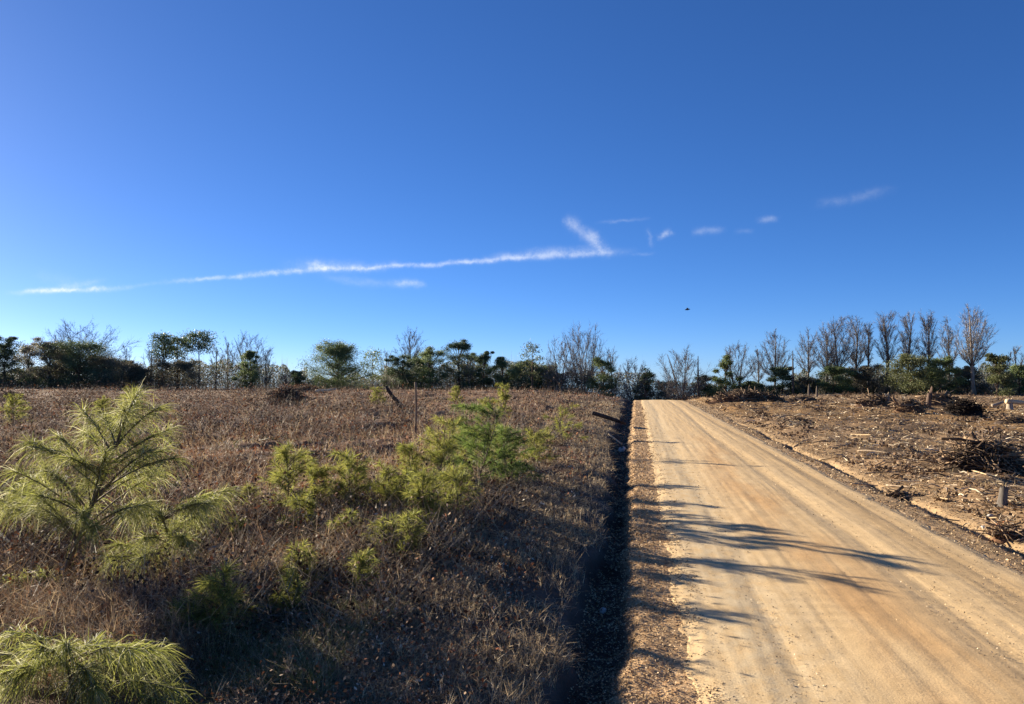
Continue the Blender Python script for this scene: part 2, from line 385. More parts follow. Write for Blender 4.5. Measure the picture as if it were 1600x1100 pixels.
# the road: a slightly crowned sheet with ruts and washboard ripples, ragged at both edges
mb = MB()
ys = [1.0]
while ys[-1] < 128: ys.append(ys[-1] * 1.006 + .02)
ys = np.array(ys); u = np.linspace(0, 1, 150)
Lw = ROAD_L + .24 * (fbm(ys / .3, ys * 0, 61) - .5) + .16 * (fbm(ys / 9, ys * 0, 62) - .5)
Rw = ROAD_R + .22 * (fbm(ys / .5, ys * 0, 63) - .5) + .22 * (fbm(ys / 11, ys * 0, 64) - .5)
X = Lw[:, None] + (Rw - Lw)[:, None] * u[None, :]; Y = np.repeat(ys[:, None], len(u), 1)
hill = height(np.full_like(X, 2.5), Y)*0 + (-(0.00104 * np.clip(Y - 72, 0, 60) ** 2)) 
prof = .05 * (1 - ((X - 2.6) / 2.2) ** 2) - .014 * np.exp(-((X - 1.25 - .12 * np.sin(Y / 7)) / .22) ** 2) - .02 * np.exp(-((X - 3.15 - .1 * np.sin(Y / 9 + 1)) / .2) ** 2) - .012 * np.exp(-((X - 4.15 - .1 * np.sin(Y / 12)) / .13) ** 2)
rip = .0025 * np.sin(Y * 26 + 3 * fbm(X * 2, Y / 2, 66)) * sst(.45, .6, fbm(X / .9, Y / 2.5, 67)) * sst(30, 12, Y)
Z = hill + .008 + np.clip(prof, -.004, 1) + rip + .014 * (fbm(X * 7, Y / 4, 68, 3) - .5) + .012 * (fbm(X * 3, Y * 3, 69, 3) - .5)
edge = np.minimum(u, 1 - u)[None, :]
Z = np.where((X < 1.0) | (X > 4.2), np.maximum(Z, height(X, Y) + .004), Z)
Z = Z + (height(X, Y) + .004 - Z) * sst(.045, .006, edge)
Z = np.where(edge < .001, height(X, Y) - .02, Z)
V = np.stack([X, Y, Z], -1).reshape(-1, 3); nx = len(u); i = np.arange(len(ys) - 1)[:, None] * nx + np.arange(nx - 1)[None, :]
mb.add(V, np.stack([i, i + 1, i + nx + 1, i + nx], -1).reshape(-1, 4))
tag(mb.build('dirt_road', M['road'], smooth=True), kind='structure')

# ------------------------------------------------------------------ loose ground cover (nobody could count it)
def pts(n, xr, yr, p=1.6, keep=None):
    """random ground points, thinner with distance"""
    q = 1 - p; a, b = yr
    Y = (a ** q + rng.random(n * 2) * (b ** q - a ** q)) ** (1 / q)
    x0, x1 = xr(Y); X = x0 + rng.random(n * 2) * (x1 - x0)
    if keep is not None:
        k = rng.random(n * 2) < keep(X, Y); X, Y = X[k], Y[k]
    X, Y = X[:n], Y[:n]
    return np.stack([X, Y, height(X, Y)], 1)
def pick(n, cols, jit=.25):
    c = np.asarray(cols, float)[rng.integers(0, len(cols), n)]
    return c * (1 + jit * rng.normal(size=(n, 1))).clip(.35, 1.9)
def blades(mb, P, h, w, cols, lean=.5, bias=(0, 0)):
    n = len(P); h = np.asarray(h) * np.ones(n) * rng.uniform(.5, 1.3, n)
    l = rng.normal(size=(n, 2)) * lean + np.array(bias)
    d = np.concatenate([l, np.ones((n, 1))], 1); d /= np.linalg.norm(d, axis=1)[:, None]
    P0 = P - np.array([0, 0, .02]); P1 = P + d * h[:, None] * .55
    d2 = d + np.concatenate([l * .9, -rng.random((n, 1)) * .5], 1); P2 = P1 + d2 * h[:, None] * .5
    mb.slivers(P0, P1, np.asarray(w) * np.ones(n), pick(n, cols), P2)
def weeds(mb, P, h, w, cols, k=5):
    """dead forked stems"""
    n = len(P); h = np.asarray(h) * np.ones(n) * rng.uniform(.5, 1.3, n); w = np.asarray(w) * np.ones(n)
    d = rng.normal(size=(n, 3)) * .35; d[:, 2] = 1; d /= np.linalg.norm(d, axis=1)[:, None]; C = pick(n, cols)
    T = P + d * h[:, None]; mb.slivers(P, T, w * 1.5, C)
    for i in range(k):
        t = rng.uniform(.25, .85, n)[:, None]; b = P + (T - P) * t
        e = d + rng.normal(size=(n, 3)) * .75; e[:, 2] = np.abs(e[:, 2]) * .8 + .1
        mb.slivers(b, b + e * (h[:, None] * rng.uniform(.2, .5, (n, 1))), w * .9, C)

lx = lambda s, e: (lambda Y: (np.maximum(-.97 * Y - 4, s), ditch_edges(Y)[0] + e))
clump = lambda f, s, lo, hi: (lambda X, Y: sst(lo, hi, fbm(X / f, Y / f, s)))
STRAW = [(.54, .40, .23), (.44, .32, .18), (.32, .23, .13), (.60, .47, .29), (.25, .17, .10), (.38, .28, .17)]
GREYB = [(.16, .125, .095), (.22, .18, .14), (.12, .09, .07), (.30, .25, .19)]
RED = [(.27, .095, .04), (.34, .13, .05), (.21, .085, .045), (.25, .14, .07), (.16, .09, .055)]
BROWN = [(.25, .15, .085), (.18, .105, .06), (.32, .205, .12), (.11, .07, .045), (.40, .28, .17)]
OLIVE = [(.16, .16, .05), (.20, .19, .07), (.12, .13, .05)]

# the grassy bank by the ditch
mb = MB(); P = pts(70000, lambda Y: (ditch_edges(Y)[0] - 4.2, ditch_edges(Y)[0] + .03), (4.5, 70), 1.7, clump(.6, 71, .40, .62))
s = (P[:, 1] / 8) ** .45
blades(mb, P, .115 * s ** .4, .006 * s, STRAW + STRAW[:4] + GREYB, 1.1)
P = pts(9000, lambda Y: (ditch_edges(Y)[0] - 3.5, ditch_edges(Y)[0] + .02), (4.5, 60), 1.7, clump(.9, 72, .3, .7)); s = (P[:, 1] / 8) ** .45
weeds(mb, P, .14, .006 * s, STRAW[:4] + GREYB[:2], 6)
tag(mb.build('dry_grass', M['grass']), 'tangled dry straw grass covering the bank beside the ditch', 'grass', kind='stuff')
# the wide field on the left: stubble, dead stems, fallen leaves
mb = MB(); P = pts(90000, lx(-150, -2.6), (4.5, 140), 1.45, lambda X, Y: sst(.40, .58, fbm(X / 1.4, Y / 1.4, 73)) * (.12 + .88 * sst(.40, .56, fbm(X / 6.5, Y / 6.5, 79)))); s = (P[:, 1] / 8) ** .62
blades(mb, P, .12 * s ** .5, .0065 * s, BROWN + BROWN + STRAW[:2] + RED[:4] + RED[:2], .8)
P = pts(12000, lambda Y: (-.6 * Y, ditch_edges(Y)[0] - 1.5), (5, 40), 1.5, clump(1.3, 77, .52, .62)); s = (P[:, 1] / 8) ** .6
blades(mb, P, .20, .006 * s, OLIVE + STRAW[:1], .5)
P = pts(16000, lx(-150, -2.6), (4.5, 140), 1.45, clump(1.5, 74, .42, .62)); s = (P[:, 1] / 8) ** .62
weeds(mb, P, .26 * s ** .4, .0065 * s, BROWN + GREYB + STRAW[:2], 5)
P = pts(900, lx(-150, -2.0), (6, 90), 1.3, clump(5.0, 80, .45, .6)); s = (P[:, 1] / 8) ** .55
weeds(mb, P, .55, .007 * s, STRAW[:2] + GREYB + BROWN[:2], 9)
tag(mb.build('field_stubble', M['grass']), 'brown stubble and dead stems across the wide field left of the ditch', 'stubble', kind='stuff')
mb = MB(); P = pts(60000, lx(-150, -.4), (4.5, 140), 1.5, clump(1.8, 75, .25, .65)); s = (P[:, 1] / 8) ** .7
P[:, 2] += rng.random(len(P)) ** 2 * .22
mb.quads(P, .040 * s * rng.uniform(.5, 1.4, len(P)), pick(len(P), BROWN + RED), .6)
P = pts(9000, lx(-150, -3), (6, 120), 1.4, clump(3.5, 76, .56, .66)); s = (P[:, 1] / 8) ** .7
P[:, 2] += rng.random(len(P)) ** 1.5 * .35
mb.quads(P, .05 * s, pick(len(P), RED + RED[:3]), .6)
P = pts(9000, lx(-150, -.6), (5, 130), 1.45); s = (P[:, 1] / 8) ** .62; P[:, 2] += .03 + rng.random(len(P)) * .08
mb.quads(P, .04 * s * rng.uniform(.5, 1.4, len(P)), pick(len(P), [(.62, .52, .40), (.5, .4, .29), (.7, .62, .5)]), .4)
tag(mb.build('leaf_litter', M['litter']), 'reddish brown dead leaves caught among the stems of the left field', 'leaf litter', kind='stuff')
# knee-high brush that clumps over the field
mb = MB(); Q = pts(2600, lx(-150, -1.5), (6, 135), 1.35, clump(4.0, 78, .40, .58))
for q in Q:
    f = (q[1] / 10) ** .5; w = rng.uniform(.15, .42) * min(f, 2.6); h = rng.uniform(.14, .44) * min(f, 2.0); n = 46
    o = rng.normal(size=(n, 3)) * np.array([w, w, 0]); o[:, 2] = np.abs(rng.normal(size=n)) * h * np.exp(-(o[:, 0] ** 2 + o[:, 1] ** 2) / (2 * w * w))
    tone = rng.choice([.25, .4, .8, 1.2]); mb.quads(q + o, .055 * f * rng.uniform(.5, 1.3, n), pick(n, RED + BROWN if rng.random() < .45 else BROWN + GREYB) * tone, .6)  # low tones paint the field's shaded hollows into the brush colour
    d = rng.normal(size=(12, 3)) * np.array([.7, .7, .3]) + np.array([0, 0, .8]); b0 = q + rng.normal(size=(12, 3)) * np.array([w * .5, w * .5, 0])
    mb.slivers(b0, b0 + d * h * 1.5, .008 * f, pick(12, GREYB + STRAW[:2]))
tag(mb.build('low_brush', M['litter']), 'low russet and grey brush clumped over the left field', 'brush', kind='stuff')
# litter on the shoulder and in the ditch
mb = MB(); P = pts(26000, lambda Y: (ditch_edges(Y)[0] + .1, ROAD_L + .12 + 0 * Y), (4.5, 75), 1.7, lambda X, Y: 1.05 - sst(.1, .55, X)); s = (P[:, 1] / 8) ** .6
P[:, 2] += .012
mb.quads(P, .024 * s * rng.uniform(.5, 1.5, len(P)), pick(len(P), [(.48, .32, .17), (.54, .38, .21), (.38, .25, .13), (.22, .14, .08), (.58, .43, .26)]), .6, .6)
P = pts(14000, lambda Y: (ROAD_R - .15 + 0 * Y, 6.2 + 0 * Y), (6, 80), 1.6); s = (P[:, 1] / 8) ** .6; P[:, 2] += .012
mb.quads(P, .026 * s * rng.uniform(.5, 1.5, len(P)), pick(len(P), [(.38, .25, .13), (.46, .33, .19), (.28, .18, .10), (.14, .09, .06), (.54, .42, .27)]), .6, .5)
P = pts(7000, lambda Y: (ROAD_L - .05 + 0 * Y, ROAD_L + .6 + 0 * Y), (4.5, 60), 1.7, lambda X, Y: (1 - sst(.3, .95, X)) * sst(.35, .6, fbm(X / .4, Y / .7, 85))); s = (P[:, 1] / 8) ** .6; P[:, 2] = .022
mb.quads(P, .02 * s * rng.uniform(.5, 1.5, len(P)), pick(len(P), [(.30, .19, .10), (.40, .29, .17), (.22, .14, .08)]), .7, .6)
tag(mb.build('roadside_litter', M['litter']), 'loose leaves, crumbs and chips along both road shoulders', 'litter', kind='stuff')
# chips, bark and stubble over the cleared field on the right
rx = lambda Y: (5.9 + 0 * Y, .5 * Y + 8)
CHIP = [(.36, .25, .14), (.26, .165, .085), (.17, .105, .06), (.46, .35, .22), (.58, .48, .34), (.10, .07, .05), (.22, .17, .13)]
mb = MB(); P = pts(60000, rx, (6, 110), 1.4, clump(2.4, 81, .25, .65)); s = (P[:, 1] / 8) ** .62; P[:, 2] += .02
mb.quads(P, .042 * s * rng.uniform(.4, 1.5, len(P)), pick(len(P), CHIP), .45, .35)
P = pts(26000, rx, (6, 110), 1.4, clump(1.8, 82, .3, .7)); s = (P[:, 1] / 8) ** .62; P[:, 2] += .02
a = rng.random(len(P)) * 6.283; ln = .16 * s * rng.uniform(.4, 1.6, len(P)); d = np.stack([np.cos(a), np.sin(a), rng.normal(size=len(P)) * .18], 1)
mb.slivers(P, P + d * ln[:, None], .011 * s, pick(len(P), CHIP))
tag(mb.build('wood_chips', M['litter']), 'scattered bark chips and splinters over the cleared ground on the right', 'wood chips', kind='stuff')
mb = MB(); P = pts(1500, rx, (8, 105), 1.25, clump(3.0, 86, .4, .65))
for q in P:
    f = (q[1] / 12) ** .55; a = rng.random() * 6.283; l = .30 * f * rng.uniform(.4, 1.5); d = np.array([math.cos(a), math.sin(a), rng.normal() * .15]) * l
    mb.tube([q + [0, 0, .02], q + d * .5 + rng.normal(size=3) * .06 * l + [0, 0, .03], q + d + [0, 0, .02]], np.array([1, .9, .6]) * .011 * f * rng.uniform(.5, 1.5), 4, pick(1, CHIP + [(.62, .52, .38), (.09, .065, .05)])[0], cap=False)
P = pts(1600, rx, (7, 105), 1.3, clump(2.0, 87, .4, .65))
for q in P:
    f = (q[1] / 12) ** .55; n = 10; o = rng.normal(size=(n, 3)) * np.array([.07, .07, .05]) * f; o[:, 2] = np.abs(o[:, 2])
    mb.quads(q + o, .075 * f, pick(n, [(.12, .075, .045), (.17, .105, .06), (.08, .055, .04)]), .8)
tag(mb.build('broken_twigs', M['litter']), 'small broken twigs and clods strewn over the cleared ground', 'twigs', kind='stuff')
mb = MB(); P = pts(22000, rx, (6, 110), 1.4, clump(2.0, 83, .4, .7)); s = (P[:, 1] / 8) ** .6
blades(mb, P, .10 * s ** .5, .007 * s, [(.40, .29, .15), (.30, .20, .10), (.46, .36, .20), (.22, .14, .08)], .8)
tag(mb.build('dry_tufts', M['grass']), 'sparse straw tufts on the cleared ground right of the road', 'grass', kind='stuff')
# grit on the road
mb = MB(); P = pts(9000, lambda Y: (ROAD_L + 0 * Y, ROAD_R + 0 * Y), (4.5, 40), 1.8); s = (P[:, 1] / 8) ** .5
P[:, 2] = .012 + np.clip(.05 * (1 - ((P[:, 0] - 2.6) / 2.2) ** 2), 0, 1) * .8
mb.quads(P, .014 * s * rng.uniform(.4, 1.6, len(P)), pick(len(P), [(.42, .31, .18), (.30, .21, .12), (.52, .42, .28)]), .8, .2)
tag(mb.build('road_grit', M['litter']), 'fine grit and small pebbles on the sandy road', 'grit', kind='stuff')

# ------------------------------------------------------------------ trees along the field edges
def bez(a, b, c, n):
    t = np.linspace(0, 1, n)[:, None]; return (1 - t) ** 2 * a + 2 * t * (1 - t) * b + t * t * c
def profile(kind, u):
    if kind == 'dome': return math.sin(math.pi * (0.28 + .66 * u)) ** .6
    if kind == 'round': return math.sin(math.pi * (0.12 + .80 * u)) ** .6
    if kind == 'narrow': return math.sin(math.pi * (0.10 + .82 * u ** .8)) ** .8
    return math.sin(math.pi * (.15 + .75 * u)) ** .7
TWIG = np.array([(.17, .155, .145), (.22, .20, .185), (.135, .12, .11), (.26, .24, .22)])
def bare_tree(name, label, base, H, W, kind='narrow', tf=.35, limbs=16, stems=1, tone=1.0, trunk_c=(1, 1, 1), tw=.026, dens=1.0, r0=None):
    t = thing(name, label, 'tree', base, 'leafless trees along the field edge')
    R = random.Random(label); tr, br = MB(), MB(); r0 = r0 or (.012 * H + .05)
    S0, S1, W0 = [], [], []
    axes = []
    for s in range(stems):
        a = 6.283 * s / stems + R.random(); off = 0 if stems == 1 else W * .28
        top = np.array([math.cos(a) * off, math.sin(a) * off, H * R.uniform(.86, .97) if stems > 1 else H * .95])
        mid = np.array([top[0] * .35 + R.gauss(0, .02) * H, top[1] * .35 + R.gauss(0, .02) * H, H * .5])
        top[0] += R.gauss(0, .035) * H
        P = bez(np.zeros(3) + [top[0] * .12, top[1] * .12, -.15], mid, top, 9); rr = r0 / stems ** .5
        rad = rr * (1 - np.linspace(0, 1, 9)) ** .8 + .02; rad[0] *= 1.5
        tr.tube(P, rad, 7, np.array(trunk_c)); axes.append(P)
    n = int(limbs * 1.5 * dens)
    for k in range(n):
        P = axes[k % stems]; u = (k + R.random()) / n; a = k * 2.4 + R.random() * .9
        rad = W * .5 * profile(kind, u) * R.uniform(.45, 1.12); hz = H * (tf + (1 - tf) * u) * R.uniform(.97, 1.02)
        end = np.array([math.cos(a) * rad, math.sin(a) * rad, hz])
        hs = max(H * tf * .8, hz - rad * (R.uniform(1.5, 2.6) if kind == 'narrow' else R.uniform(.9, 1.5)) - H * .06); i = hs / H
        st = P[0] + (P[-1] - P[0]) * 0; j = int(min(max(i, 0), .99) * 8); f = min(max(i, 0), .99) * 8 - j; st = P[j] * (1 - f) + P[j + 1] * f
        mid = st * .5 + end * .5 + np.array([math.cos(a), math.sin(a), -.2]) * rad * .18
        L = bez(st, mid, end, 6); lr = r0 * .14 * (1 - .5 * u)
        br.tube(L, lr * (1 - np.linspace(0, 1, 6)) ** .8 + .010, 4, cap=False)
        tang = (end - st) / (np.linalg.norm(end - st) + 1e-6); ll = np.linalg.norm(end - st)
        fine = bez(st, mid, end, 21); k1, k2 = 15, 13
        b = fine[(rng.uniform(.22, 1.0, k1) * 20).astype(int)]
        d = tang + rng.normal(size=(k1, 3)) * np.array([.55, .55, .35]) + np.array([0, 0, .25]); d /= np.linalg.norm(d, axis=1)[:, None]
        sl = (.16 * ll + .05 * H) * rng.uniform(.5, 1.15, (k1, 1)); e = b + d * sl
        S0.append(b); S1.append(e); W0.append(np.full(k1, tw * 1.5))
        x = b[:, None] + (e - b)[:, None] * rng.uniform(.15, 1.0, (k1, k2, 1)); d2 = d[:, None] + rng.normal(size=(k1, k2, 3)) * np.array([.6, .6, .5]) + np.array([0, 0, .2]); d2 /= np.linalg.norm(d2, axis=2)[..., None]
        y = x + d2 * sl[:, None] * rng.uniform(.25, .7, (k1, k2, 1)); S0.append(x.reshape(-1, 3)); S1.append(y.reshape(-1, 3)); W0.append(np.full(k1 * k2, tw))
    S0, S1, W0 = np.vstack(S0), np.vstack(S1), np.concatenate(W0)
    tr.build('trunk', M['bark'], t, True); lb = br.build('limbs', M['bark'], t, True)
    tb = MB(); tb.slivers(np.array(S0), np.array(S1), np.array(W0), TWIG[rng.integers(0, 4, len(S0))] * tone)
    tb.build('twigs', M['twig'], lb, kind='stuff')
    return t
_G = dict(dark=[(.030, .045, .022), (.045, .06, .028), (.06, .075, .034)], mid=[(.05, .07, .028), (.075, .095, .036), (.10, .115, .045)],
              yellow=[(.055, .060, .024), (.075, .078, .030), (.04, .047, .022)], brown=[(.085, .075, .045), (.06, .06, .038), (.11, .09, .06)], grey=[(.12, .11, .095), (.16, .145, .125), (.09, .085, .07)])
GREENS = {k: [tuple(x * 2.1 for x in c) for c in v] for k, v in _G.items()}
def evergreen(name, label, base, H, W, tone='dark', lobes=16, low=.05, leaves=3600, size=.30, shape='round', cat='tree', group='evergreen trees along the field edge', depth=.8):
    t = thing(name, label, cat, base, group); R = random.Random(label); tr = MB(); cr = MB(); lm = MB()
    top = np.array([R.gauss(0, .02) * H, R.gauss(0, .02) * H, H * .9]); P = bez(np.array([0, 0, -.15]), np.array([R.gauss(0, .04) * H, R.gauss(0, .04) * H, H * .5]), top, 7)
    tr.tube(P, (.018 * H + .05) * (1 - .85 * np.linspace(0, 1, 7)), 6); tr.build('trunk', M['pine_bark'], t, True)
    PP, CC, SS = [], [], []
    for k in range(lobes):
        u = (k + R.random()) / lobes; a = k * 2.4 + R.random()
        if shape == 'cone': rad = W * .5 * (1 - u) ** .75
        elif shape == 'round': rad = W * .5 * math.sin(math.pi * (.34 + .60 * u)) ** .6
        else: rad = W * .5 * math.sin(math.pi * (.30 + .66 * u)) ** .9
        br_ = max(.10 * H, .15 * W) * R.uniform(.6, 1.25) * (.8 if shape == 'cone' else 1)
        rad = max(rad - br_ * .6, 0) * R.uniform(.35, 1.1)
        c = np.array([math.cos(a) * rad, math.sin(a) * rad * depth, H * (low + (1 - low) * u)]); c[:2] += np.array([R.gauss(0, .09), R.gauss(0, .09)]) * W; c[2] = min(max(c[2] + R.gauss(0, .05) * H, br_ * .5), H - br_ * .62)
        if R.random() < .16: br_ *= .55; c = np.array([c[0] * .75, c[1] * .75, H * R.uniform(.86, 1.04)])
        j = min(int(c[2] / H * .8 * 6), 5); lm.tube(bez(P[j], (P[j] + c) / 2 + [0, 0, -.1], c, 4), np.linspace(.05, .015, 4) * (H / 8 + .4), 4, cap=False)
        n = leaves // lobes; d = rng.normal(size=(n, 3)); d /= np.linalg.norm(d, axis=1)[:, None]
        q = c + d * (rng.random((n, 1)) ** .5) * br_ * np.array([1.25, 1.25, .75]) * rng.uniform(.55, 1.5, (n, 1))
        q = q[q[:, 2] > .02]; PP.append(q); CC.append(pick(len(q), GREENS[tone], .22) * R.uniform(.75, 1.3)); SS.append(np.full(len(q), size) * rng.uniform(.5, 1.25, len(q)))
    lm.build('limbs', M['pine_bark'], t, True)
    cr.quads(np.vstack(PP), np.concatenate(SS), np.vstack(CC), .55); cr.build('crown', M['leaf'], t, kind='stuff'); return t
def tall_pine(name, label, base, H, W, tone='dark', start=.6, tufts=22, n=130, group='tall pines along the field edge', size=.42):
    t = thing(name, label, 'pine tree', base, group); R = random.Random(label); tr, lm, cr = MB(), MB(), MB()
    P = bez(np.array([0, 0, -.15]), np.array([R.gauss(0, .025) * H, 0, H * .5]), np.array([R.gauss(0, .03) * H, R.gauss(0, .02) * H, H * .96]), 9)
    tr.tube(P, (.009 * H + .06) * (1 - .8 * np.linspace(0, 1, 9)), 7); tr.build('trunk', M['pine_bark'], t, True)
    for k in range(tufts):
        u = (k + R.random()) / tufts; a = k * 2.4 + R.random(); z = H * (start + (1 - start) * u)
        rad = W * .5 * math.sin(math.pi * (.2 + .72 * u)) ** .8 * R.uniform(.45, 1.05); c = np.array([math.cos(a) * rad, math.sin(a) * rad, min(z + rad * .15, H * .97)])
        f = min(z / H - .03, .93) * 8; j = int(f); s = P[j] * (1 - f + j) + P[j + 1] * (f - j) - np.array([0, 0, rad * .2])
        lm.tube(bez(s, (s + c) / 2 + [0, 0, -.05 * rad], c, 4), np.linspace(.05, .02, 4) * (H / 10), 4, cap=False)
        q = c + rng.normal(size=(n, 3)) * np.array([.20, .20, .10]) * W * R.uniform(.55, .8)
        d = rng.normal(size=(n, 3)) + np.array([0, 0, .5]); d /= np.linalg.norm(d, axis=1)[:, None]
        cr.slivers(q, q + d * size * rng.uniform(.6, 1.2, (n, 1)), size * .32, pick(n, GREENS[tone], .25) * R.uniform(.8, 1.3))
    lm.build('limbs', M['pine_bark'], t, True); cr.build('needles', M['leaf'], t, kind='stuff'); return t
def spot(px, top, dist):
    b = column(px, dist); H = at_depth(px, top, b)[2] - b[2]; return b, float(H), dist / F_PX * math.cos(math.atan((px - CX) / F_PX)) / 1.0
def wid(px_w, b): return px_w * float(np.dot(b - np.array([0, 0, CAM_Z]), _cf)) / F_PX

# leafless: column, top row, width in pixels, distance, crown form, bare fraction, limbs, stems, label
BARE = [
    (124, 507, 150, 158, 'dome', .42, 34, 3, 'broad domed leafless tree rising behind the dark evergreens at far left', {}),
    (196, 543, 26, 150, 'narrow', .3, 10, 1, 'slim leafless sapling right of the broad domed tree', {}),
    (236, 541, 40, 146, 'narrow', .25, 14, 1, 'small leafless tree just left of the three umbrella pines', {}),
    (337, 541, 24, 150, 'narrow', .3, 9, 1, 'thin leafless tree just right of the tallest umbrella pine', {}),
    (356, 533, 34, 156, 'narrow', .35, 12, 1, 'slender pale leafless tree between umbrella pines and wide bare tree', {}),
    (388, 523, 74, 148, 'narrow', .3, 24, 2, 'wide leafless tree standing behind a dark bushy pine', {'tone': 1.15}),
    (416, 546, 34, 146, 'narrow', .2, 12, 1, 'short leafless tree at the gap left of the round oak', {}),
    (446, 573, 26, 140, 'round', .15, 9, 1, 'tiny leafless bush tree behind the brown brush mound', {}),
    (605, 549, 34, 150, 'narrow', .25, 12, 1, 'thin leafless tree between the round oak and the dark grove', {}),
    (643, 521, 54, 146, 'round', .5, 20, 1, 'leafless tree with a round lollipop crown above the dark grove', {}),
    (733, 556, 30, 138, 'narrow', .45, 9, 1, 'pale thin leafless trunk in front of the tallest dark grove tree', {'trunk_c': (2.4, 2.2, 2.0)}),
    (874, 533, 60, 128, 'narrow', .25, 18, 2, 'leafless tree forming the left shoulder of the big grey clump', {'tone': 1.15}),
    (912, 515, 92, 130, 'narrow', .3, 36, 4, 'largest grey leafless many-stemmed tree left of the road', {'tone': 1.2, 'dens': 1.15}),
    (955, 545, 36, 132, 'narrow', .2, 12, 1, 'small leafless tree at the right foot of the big grey clump', {}),
    (990, 562, 56, 124, 'round', .15, 20, 2, 'grey leafless bushy tree just left of the road crest', {'tone': 1.1}),
    (1064, 549, 84, 116, 'round', .12, 30, 4, 'brown twiggy many-stemmed tree just beyond the road crest', {'tone': .95}),
    (1150, 539, 58, 118, 'narrow', .35, 20, 2, 'leafless tree with a leaning crown behind the long slash pile', {}),
    (1185, 545, 34, 124, 'narrow', .4, 9, 1, 'faint thin leafless tree over the middle of the long slash pile', {}),
    (1210, 524, 56, 118, 'narrow', .38, 20, 1, 'dark-trunked leafless tree over the right end of the long slash pile', {'tone': .85}),
    (1262, 522, 46, 120, 'narrow', .42, 14, 1, 'leftmost tree of the tall leafless row on the right', {}),
    (1290, 512, 46, 118, 'narrow', .4, 17, 1, 'second tall leafless tree of the right row, wide spreading crown', {}),
    (1313, 502, 50, 118, 'narrow', .4, 20, 1, 'third tall leafless tree of the right row, crowded by its neighbours', {}),
    (1336, 500, 44, 120, 'narrow', .42, 18, 1, 'fourth tall leafless tree of the right row, crown touching the third', {}),
    (1357, 506, 20, 116, 'narrow', .5, 10, 1, 'narrowest column-like leafless tree in the right row', {}),
    (1386, 494, 40, 116, 'narrow', .45, 18, 1, 'tall leafless tree with thick dark trunk left of the olive evergreen', {'tone': .9, 'r0': .26}),
    (1417, 494, 34, 118, 'narrow', .45, 15, 1, 'tall leafless tree over the left side of the olive evergreen', {}),
    (1449, 491, 38, 118, 'narrow', .45, 16, 1, 'tall leafless tree over the right side of the olive evergreen', {}),
    (1482, 506, 34, 120, 'narrow', .4, 14, 1, 'shorter leafless tree between olive evergreen and pale-trunked tree', {}),
    (1521, 486, 66, 112, 'narrow', .42, 24, 1, 'tallest leafless tree on the right with a pale whitish trunk', {'tone': 1.25, 'trunk_c': (2.6, 2.4, 2.15), 'r0': .24}),
    (1588, 543, 38, 120, 'narrow', .25, 13, 1, 'small leafless tree at the right edge of the picture', {'tone': 1.15}),
]
for px, top, w, dist, kind, tf, limbs, stems, label, kw in BARE:
    b, H, _ = spot(px, top, dist); bare_tree('leafless_tree', label, b, H * 1.04, wid(w, b) * (.88 if px > 1240 else 1.0), kind, tf, limbs, stems, **kw)
